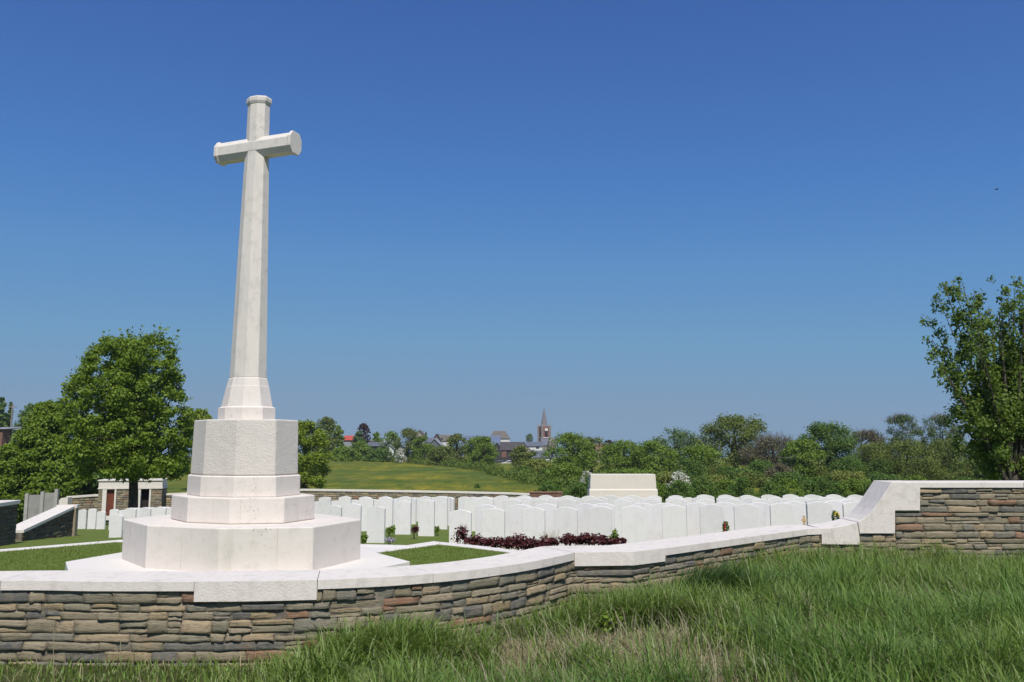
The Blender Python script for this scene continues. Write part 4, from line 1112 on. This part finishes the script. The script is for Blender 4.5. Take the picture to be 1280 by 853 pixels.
# ------------------------------------------------------------------ planting between the headstones
def plant(name, label, x, ybase, D, w, h, mat, n, leaf, group=None, cat='plant', z=None):
    rg = np.random.default_rng(int(x*13+D))
    p = P(x, ybase, D); zb = p.z if z is None else z
    cl = [(p.x+rg.uniform(-.5, .5)*w*.6, D+rg.uniform(-.5, .5)*w*.5, zb+h*rg.uniform(.3, .7), w*.28, w*.25, h*.32) for k in range(5)]+[(p.x, D, zb+h*.3, w*.45, w*.4, h*.32)]
    v, f = clump_leaves(cl, n, leaf, rg, up=.8)
    v[:, 2] = np.maximum(v[:, 2], zb-.02)
    r = empty(name, (p.x, D, zb)); tag(r, label, cat, group)
    mesh_obj('foliage', v, f, mat, r)
    st = MB()
    for k in range(4): st.tube([(p.x, D, zb-.35), (p.x+rg.uniform(-.3, .3)*w, D+rg.uniform(-.2, .2)*w, zb+h*.6)], [.006, .004], 5)
    st.build('stem', M['bark'], r)
    return r
BG = 'burgundy bedding plants'
bl = [(577, 680, 12.6, .34, .34, 'tallest of the burgundy plants, in front of the first headstone of the nearest row'),
      (592, 682, 12.5, .3, .2, 'low burgundy plant just right of the tallest burgundy one'),
      (606, 683, 12.3, .3, .17, 'burgundy plant under the second headstone, on its left'),
      (619, 684.5, 12.1, .3, .2, 'burgundy plant under the middle of the second headstone'),
      (632, 685.5, 12.0, .3, .22, 'burgundy plant by the narrow green gap'),
      (643, 686.5, 11.8, .3, .27, 'tall burgundy plant right of the narrow green gap'),
      (653, 687.5, 11.6, .3, .27, 'bushy burgundy plant at the lowest point of the bed'),
      (664, 688, 11.5, .3, .25, 'burgundy plant left of the feathery grass'),
      (676, 686, 11.4, .26, .2, 'burgundy plant in front of the feathery grass'),
      (690, 682, 11.4, .24, .14, 'small burgundy plant right of the feathery grass'),
      (709, 680.5, 11.3, .26, .17, 'burgundy plant at the crest of the coping'),
      (725, 680.5, 11.3, .26, .15, 'burgundy plant left of the fifth headstone'),
      (737, 681, 11.2, .28, .19, 'leafy burgundy plant under the left edge of the fifth headstone'),
      (749, 681, 11.2, .24, .16, 'burgundy plant under the middle of the fifth headstone'),
      (761, 681.5, 11.2, .22, .12, 'low burgundy plant at the right end of the bed'),
      (775, 682, 11.2, .2, .13, 'last small burgundy plant against the sixth headstone')]
for x, y, D, w, h, lab in bl:
    plant('burgundy_plant', lab, x, y, D, w, h*.85, M['burgundy'], 420, .045, BG)
plant('lilac_flowers', 'clump of lilac flowers at the foot of the lone headstone', 487, 679.5, 15.5, .22, .13, M['lilac'], 260, .03)
plant('burgundy_plant', 'burgundy plant on the lawn between two headstones', 518.5, 666.5, 18.6, .2, .2, M['burgundy'], 260, .05, BG)
plant('green_shrub', 'green shrub right of the lone headstone', 488, 667.5, 19.5, .22, .2, M['leaf_mid'], 300, .05)
plant('green_shrub', 'low green shrub right of the pair on the open lawn', 546.5, 666.5, 19.6, .16, .2, M['leaf_mid'], 200, .05)
plant('green_shrub', 'dark green shrub between the fifth and sixth headstones', 769, 681, 12.6, .16, .26, M['leaf_mid'], 300, .045)
plant('green_shrub', 'small green plant at the left of the lone headstone', 455, 679, 16.6, .16, .18, M['leaf_mid'], 220, .05)
# feathery grass
rg = np.random.default_rng(77)
p = P(687, 681, 12.0); n = 60
a = rg.uniform(-1, 1, n); p0 = np.tile(np.array([p.x, 12.0, p.z-.05]), (n, 1))+rg.normal(size=(n, 3))*[.03, .03, 0]
pm = p0+np.stack([a*.07, rg.normal(size=n)*.04, rg.uniform(.08, .15, n)], 1); p1 = pm+np.stack([a*.1, rg.normal(size=n)*.05, rg.uniform(.04, .16, n)], 1)
v1, f1 = strips(p0, pm, .003, rg); v2, f2 = strips(pm, p1, .0025, rg)
o = mesh_obj('feathery_grass', np.concatenate([v1, v2]), np.concatenate([f1, f2+len(v1)]), M['straw']); tag(o, 'pale feathery grass tuft rising from the burgundy bed', 'plant')

# remembrance tributes
def wreath(x, y, D, rad, label, flower):
    p = P(x, y, D); r = empty('wreath', tuple(p)); tag(r, label, 'wreath')
    rg = np.random.default_rng(int(x)); k = 260; t = rg.uniform(0, 6.283, k)
    c = np.stack([p.x+rad*.3*np.cos(t)+rg.normal(size=k)*rad*.14, p.y+rg.normal(size=k)*.03, p.z+rad*.85*np.sin(t)+rg.normal(size=k)*rad*.14], 1)
    nm = rg.normal(size=(k, 3)); nm[:, 1] -= 1; nm /= np.linalg.norm(nm, axis=1)[:, None]
    v, f = leaf_quads(c, nm, .035, rg); mesh_obj('leaves', v, f, M['leaf_dark'], r)
    k = 60; t = rg.uniform(.3, 2.8, k) if flower == 'yellow_flower' else rg.uniform(2, 4.5, k)
    c = np.stack([p.x+rad*.35*np.cos(t), np.full(k, p.y-.06)+rg.normal(size=k)*.01, p.z+rad*.9*np.sin(t)], 1); v, f = leaf_quads(c, np.tile([[0., -1, .2]], (k, 1)), .022, rg); mesh_obj('flowers', v, f, M[flower], r)
wreath(907, 660, 12.7, .09, 'small dark wreath with red flowers leaning between two headstones', 'red_flower')
wreath(1044.5, 648, 12.4, .1, 'dark wreath with yellow flowers on top near the ramped coping', 'yellow_flower')
p = P(1005.5, 656, 12.4); r = empty('wooden_marker', tuple(p)); tag(r, 'little pale wooden remembrance cross against a headstone near the right', 'wooden cross')
mb = MB(); mb.box(p.x-.016, p.x+.016, p.y-.006, p.y+.006, p.z-.1, p.z+.13); mb.build('upright', M['wood'], r)
mb = MB(); mb.box(p.x-.045, p.x+.045, p.y-.012, p.y-.0065, p.z+.05, p.z+.08); mb.build('crosspiece', M['wood'], r)

# ------------------------------------------------------------------ grasses
def blades(name, xy, h, w, bend, mat, kind='stuff', zoff=0, seed=0, zf=None, lean=None):
    rg = np.random.default_rng(seed); n = len(xy)
    z = EYE-hout(xy[:, 0])+zoff if zf is None else zf
    a = rg.uniform(0, 2*math.pi, n); d = np.stack([np.cos(a), np.sin(a)], 1)
    if lean is not None: d = d*.75+np.array(lean); d /= np.linalg.norm(d, axis=1)[:, None]
    sa = a+rg.uniform(-.6, .6, n)+math.pi/2; sd = np.stack([np.cos(sa), np.sin(sa)], 1)
    lv = []
    for t, wf in ((0, .8), (.4, 1), (.75, .7), (1, .08)):
        c = xy+d*(bend*h*t**2.2)[:, None]
        zz = z+h*(t-.35*bend*t**2.5)
        ww = (w*wf*.5)[:, None]*sd
        lv += [np.concatenate([c-ww, zz[:, None]], 1), np.concatenate([c+ww, zz[:, None]], 1)]
    v = np.stack(lv, 1).reshape(-1, 3)
    b = np.arange(n)[:, None]*8
    f = np.concatenate([b+np.array([[0, 1, 3, 2]]), b+np.array([[2, 3, 5, 4]]), b+np.array([[4, 5, 7, 6]])], 1).reshape(-1, 4)
    o = mesh_obj(name, v, f, mat)
    return o

def gnoise(x, y, s, seed):                                  # smooth value noise for clumps of grass
    rg = np.random.default_rng(seed); g = rg.random((64, 64)); X_ = x*s+20; Y_ = y*s+20
    i = np.floor(X_).astype(int); j = np.floor(Y_).astype(int); fx = X_-i; fy = Y_-j; fx = fx*fx*(3-2*fx); fy = fy*fy*(3-2*fy)
    G = lambda a, b: g[a % 64, b % 64]
    return (G(i, j)*(1-fx)+G(i+1, j)*fx)*(1-fy)+(G(i, j+1)*(1-fx)+G(i+1, j+1)*fx)*fy

rg = np.random.default_rng(21)
n = 560000
x = rg.uniform(-7.5, 12.5, n); y = rg.uniform(3.9, 10, n)
ok = (y < wallY(x)-.03) & (np.abs(x) < .68*y+4)
x, y = x[ok], y[ok]
cl1 = gnoise(x, y, 1.6, 1); cl2 = gnoise(x, y, 4.5, 2)
dw = wallY(x)-y
dens = (.22+.5*ss(-2.6, -.6, x)+.28*ss(.25, .7, cl1))*(.55+.75*gnoise(x, y, 5.5, 15))
bare = ss(.42, .6, gnoise(x, y, 2.2, 5))*(y < 6.9)*(x > -.1)*(x < 2.4)*.97     # thin, brown patches near the camera
keep = rg.random(len(x)) < dens*(1-bare)*.52
x, y, cl1, cl2, dw = x[keep], y[keep], cl1[keep], cl2[keep], dw[keep]
hh = (.075+.10*ss(-2.2, -.5, x)+.05*ss(.5, 2.5, x)+.13*cl1*cl2*2*ss(-2.6, -.8, x))*rg.uniform(.55, 1.3, len(x))
hh *= .55+.9*gnoise(x, y, 3.2, 14)
hh = np.maximum(hh, .04)
xy = np.stack([x, y], 1)
tall = gnoise(x, y, 1.1, 9)
dk = (tall > .56) & (x > -.5)
tag(blades('grass', xy[~dk], hh[~dk], .0075*rg.uniform(.6, 1.5, (~dk).sum()), rg.uniform(.15, 1.0, (~dk).sum()), M['blade'], seed=3, lean=(-.08, .0)), kind='stuff')
tag(blades('grass', xy[dk], hh[dk]*1.05, .006*rg.uniform(.6, 1.4, dk.sum()), rg.uniform(.3, 1.15, dk.sum()), M['blade_dark'], seed=4, lean=(-.12, 0)), kind='stuff')
# broad upright blades at the near right
n = 9000
x = rg.uniform(.4, 6.5, n); y = rg.uniform(4.0, 6.6, n)
ok = (np.abs(x) < .68*y+.5) & (y < wallY(x)-.1) & (rg.random(n) < ss(.8, 2.2, x+.25*(gnoise(x, y, 2, 17)-.5)*4)*(1-ss(5.9, 6.6, y)*.8)*(.3+.7*(gnoise(x, y, 3.5, 18) > .42)))
x, y = x[ok], y[ok]
tag(blades('broad_grass', np.stack([x, y], 1), rg.uniform(.16, .33, len(x)), rg.uniform(.008, .014, len(x)), rg.uniform(.05, .45, len(x)), M['blade'], seed=19), kind='stuff')
# dead stems and seed heads among it
n = 34000
x = rg.uniform(-5, 9, n); y = rg.uniform(4.2, 9.8, n); ok = (y < wallY(x)-.04) & (np.abs(x) < .68*y+.5)
w_ = .25+.75*((y < 6.6) & (x > -.3) & (x < 2.6))
ok &= rg.random(n) < w_
x, y = x[ok], y[ok]
n = 10000
x2 = rg.uniform(-.4, 2.5, n); y2 = rg.uniform(5.2, 6.8, n); ok = (ss(.4, .58, gnoise(x2, y2, 2.2, 5)) > rg.random(n)) & (y2 < wallY(x2)-.1); x2, y2 = x2[ok], y2[ok]
tag(blades('straw_thatch', np.stack([x2, y2], 1), rg.uniform(.04, .13, len(x2)), .004*rg.uniform(.6, 1.5, len(x2)), rg.uniform(.8, 2.6, len(x2)), M['straw'], seed=23, zoff=.01), kind='stuff')
tag(blades('dry_grass', np.stack([x, y], 1), rg.uniform(.05, .2, len(x)), .004*rg.uniform(.6, 1.4, len(x)), rg.uniform(.1, 1.2, len(x)), M['straw'], seed=6), kind='stuff')
n = 8500
x = rg.uniform(-.8, 9, n); y = rg.uniform(5, 9.8, n); ok = (y < wallY(x)-.05) & (np.abs(x) < .66*y+.3); x, y = x[ok], y[ok]
tag(blades('seeding_grass', np.stack([x, y], 1), rg.uniform(.2, .34, len(x)), .0045*rg.uniform(.7, 1.4, len(x)), rg.uniform(.3, .9, len(x)), M['seed'], seed=8, lean=(-.3, 0)), kind='stuff')
# sedge tuft by the wall and a long tuft near the curve
def tuft(name, label, px, py, D, n, h, spread, mat, seed, wid=.006, lean=(.25, 0)):
    rg = np.random.default_rng(seed); p = P(px, py, D)
    xy = np.array([[p.x, D]])+rg.normal(size=(n, 2))*spread*np.array([[1.5, .8]])
    o = blades(name, xy, h*rg.uniform(.6, 1.1, n), wid*rg.uniform(.6, 1.4, n), rg.uniform(.2, 1.2, n), mat, seed=seed, lean=lean); tag(o, label, 'grass tuft')
tuft('sedge_tuft', 'dark green sedge tuft leaning against the receding wall', 890, 742, 7.7, 2000, .46, .11, M['sedge'], 41, .006, (.75, 0))
tuft('grass_tuft', 'bright green long grass tuft against the curve of the wall', 500, 806, 6.2, 1700, .42, .13, M['blade'], 42, .009)
tuft('grass_tuft', 'bushy grass tuft under the inner corner of the wall', 800, 752, 7.2, 1300, .38, .16, M['blade'], 43, .008)
# broad-leaved weeds
for i, (px, py, D, lab) in enumerate([(765, 775, 6.9, 'broad-leaved weed below the inner corner of the wall'), (905, 800, 6.2, 'low broad-leaved weed beside the brown patch'), (1250, 770, 6.6, 'broad-leaved weed near the right edge of the grass')]):
    plant('weed', lab, px, py, D, .26, .22, M['leaf_mid'], 160, .055, cat='weed', z=EYE-float(hout(P(px, py, D).x)))
# dry stalks
def stalk(label, pts, D, rad=.0028):
    p3 = [P(x_, y_, D) for x_, y_ in pts]; mb = MB(); mb.tube(p3, [rad*(1-.4*i/len(p3)) for i in range(len(p3))], 6)
    return mb, label, p3
mb, lab, p3 = stalk('', [(66.5, 852), (67, 800), (67.5, 772)], 5.85)
q = P(67.2, 790, 5.85); mb.tube([q, P(74, 784, 5.85)], [.0016, .001], 5); mb.tube([P(67.3, 786, 5.85), P(61, 780, 5.85)], [.0016, .001], 5)
o = mb.build('dry_stalk', M['straw']); tag(o, 'tall dry forked stalk in front of the wall at left', 'dry stalk')
mb, lab, p3 = stalk('', [(150, 825), (151, 799)], 5.95, .004); o = mb.build('dry_stalk', M['straw']); tag(o, 'short straight dry stick against the wall foot at left', 'dry stalk')
mb, lab, p3 = stalk('', [(1034, 775), (1015, 758), (997, 736)], 6.6, .0035); o = mb.build('dry_stalk', M['straw']); tag(o, 'pale dry stalk leaning across the dark grass at right', 'dry stalk')

# short mown blades on the terrace
n = 90000
x = rg.uniform(-8, .9, n); y = rg.uniform(6.6, 12.2, n)
tl = [(p.x, p.y) for p in [PH(469.3, 691.6, HT), PH(547.5, 681.4, HT), PH(645, 692.8, HT), PH(700, 700, HT), PH(560, 725, HT), PH(513, 703.5, HT)]]
ll = [(p.x, p.y) for p in [PH(-60, 694, HT), PH(0, 690, HT), PH(148, 677.6, HT), PH(152, 691, HT), PH(82.5, 704, HT), PH(108, 720, HT), PH(-60, 720, HT)]]
def inside(poly, x, y):
    r = np.zeros(len(x), bool); n = len(poly)
    for i in range(n):
        (x1, y1), (x2, y2) = poly[i], poly[(i+1) % n]
        c = ((y1 > y) != (y2 > y)) & (x < (x2-x1)*(y-y1)/(y2-y1+1e-12)+x1); r ^= c
    return r
ok = (inside(tl, x, y) | inside(ll, x, y)) & (y > wallY(x)+.5)
x, y = x[ok], y[ok]
tag(blades('mown_grass', np.stack([x, y], 1), rg.uniform(.012, .03, len(x)), np.full(len(x), .005), rg.uniform(.1, 1, len(x)), M['mown'], seed=12, zf=np.full(len(x), EYE-HT)), kind='stuff')

# ------------------------------------------------------------------ thin summer haze
hm, nt, out = nodes('haze_air'); vp = N(nt, 'ShaderNodeVolumePrincipled'); vp.inputs['Color'].default_value = (.86, .92, 1, 1); vp.inputs['Density'].default_value = .00022; vp.inputs['Anisotropy'].default_value = .2
nt.links.new(vp.outputs[0], out.inputs['Volume'])
mb = MB(); mb.box(-730, 730, -70, 670, EYE-14, EYE+30); o = mb.build('haze', hm); tag(o, kind='stuff')

# ------------------------------------------------------------------ light, sky, camera
SUN_EL, SUN_AZ = 54, 11                                      # azimuth to the right of straight behind the camera
S = Vector((math.sin(R(SUN_AZ))*math.cos(R(SUN_EL)), -math.cos(R(SUN_AZ))*math.cos(R(SUN_EL)), math.sin(R(SUN_EL))))
ld = bpy.data.lights.new('sun', 'SUN'); ld.energy = 4.2; ld.angle = R(.53); ld.color = (1, .955, .89)
lo = bpy.data.objects.new('sun', ld); lo.rotation_euler = S.to_track_quat('Z', 'Y').to_euler(); lo.location = (0, -20, 40); COL.objects.link(lo)
w = bpy.data.worlds.new('World'); scene.world = w; w.use_nodes = True
nt = w.node_tree; bg = nt.nodes['Background']
sk = nt.nodes.new('ShaderNodeTexSky'); sk.sky_type = 'NISHITA'; sk.sun_disc = False
sk.sun_elevation = R(SUN_EL); sk.sun_rotation = R(180-SUN_AZ)
sk.air_density = 1.0; sk.dust_density = 0; sk.ozone_density = 6.0; sk.altitude = 100
# the clear-air blue of the photograph, graded along the sky texture's own brightness
sp_ = nt.nodes.new('ShaderNodeSeparateColor'); nt.links.new(sk.outputs[0], sp_.inputs[0])
dv = nt.nodes.new('ShaderNodeMath'); dv.operation = 'DIVIDE'; dv.inputs[1].default_value = 12; nt.links.new(sp_.outputs[1], dv.inputs[0])
rc = ramp(nt, [(.09, (.044, .120, .375)), (.131, (.050, .133, .402)), (.208, (.076, .212, .527)), (.288, (.114, .279, .560)), (.438, (.166, .337, .546)),
               (.658, (.220, .337, .485)), (.95, (.254, .342, .457))], dv.outputs[0])
sc_ = nt.nodes.new('ShaderNodeVectorMath'); sc_.operation = 'SCALE'; sc_.inputs['Scale'].default_value = 8.7; nt.links.new(rc, sc_.inputs[0])
nt.links.new(sc_.outputs[0], bg.inputs[0]); bg.inputs[1].default_value = .1
cd = bpy.data.cameras.new('camera'); cd.sensor_width = 36; cd.lens = F/1280*36; cd.clip_end = 9000; cd.clip_start = .05
co = bpy.data.objects.new('camera', cd); co.location = (0, 0, EYE); co.rotation_euler = (math.pi/2+TH, 0, 0); COL.objects.link(co)
scene.camera = co
scene.view_settings.view_transform = 'Standard'; scene.view_settings.look = 'None'
scene.view_settings.exposure = 0.2; scene.view_settings.gamma = 1.0
scene.render.engine = 'CYCLES'
scene.cycles.max_bounces = 6
print('headstones', nstones[0])
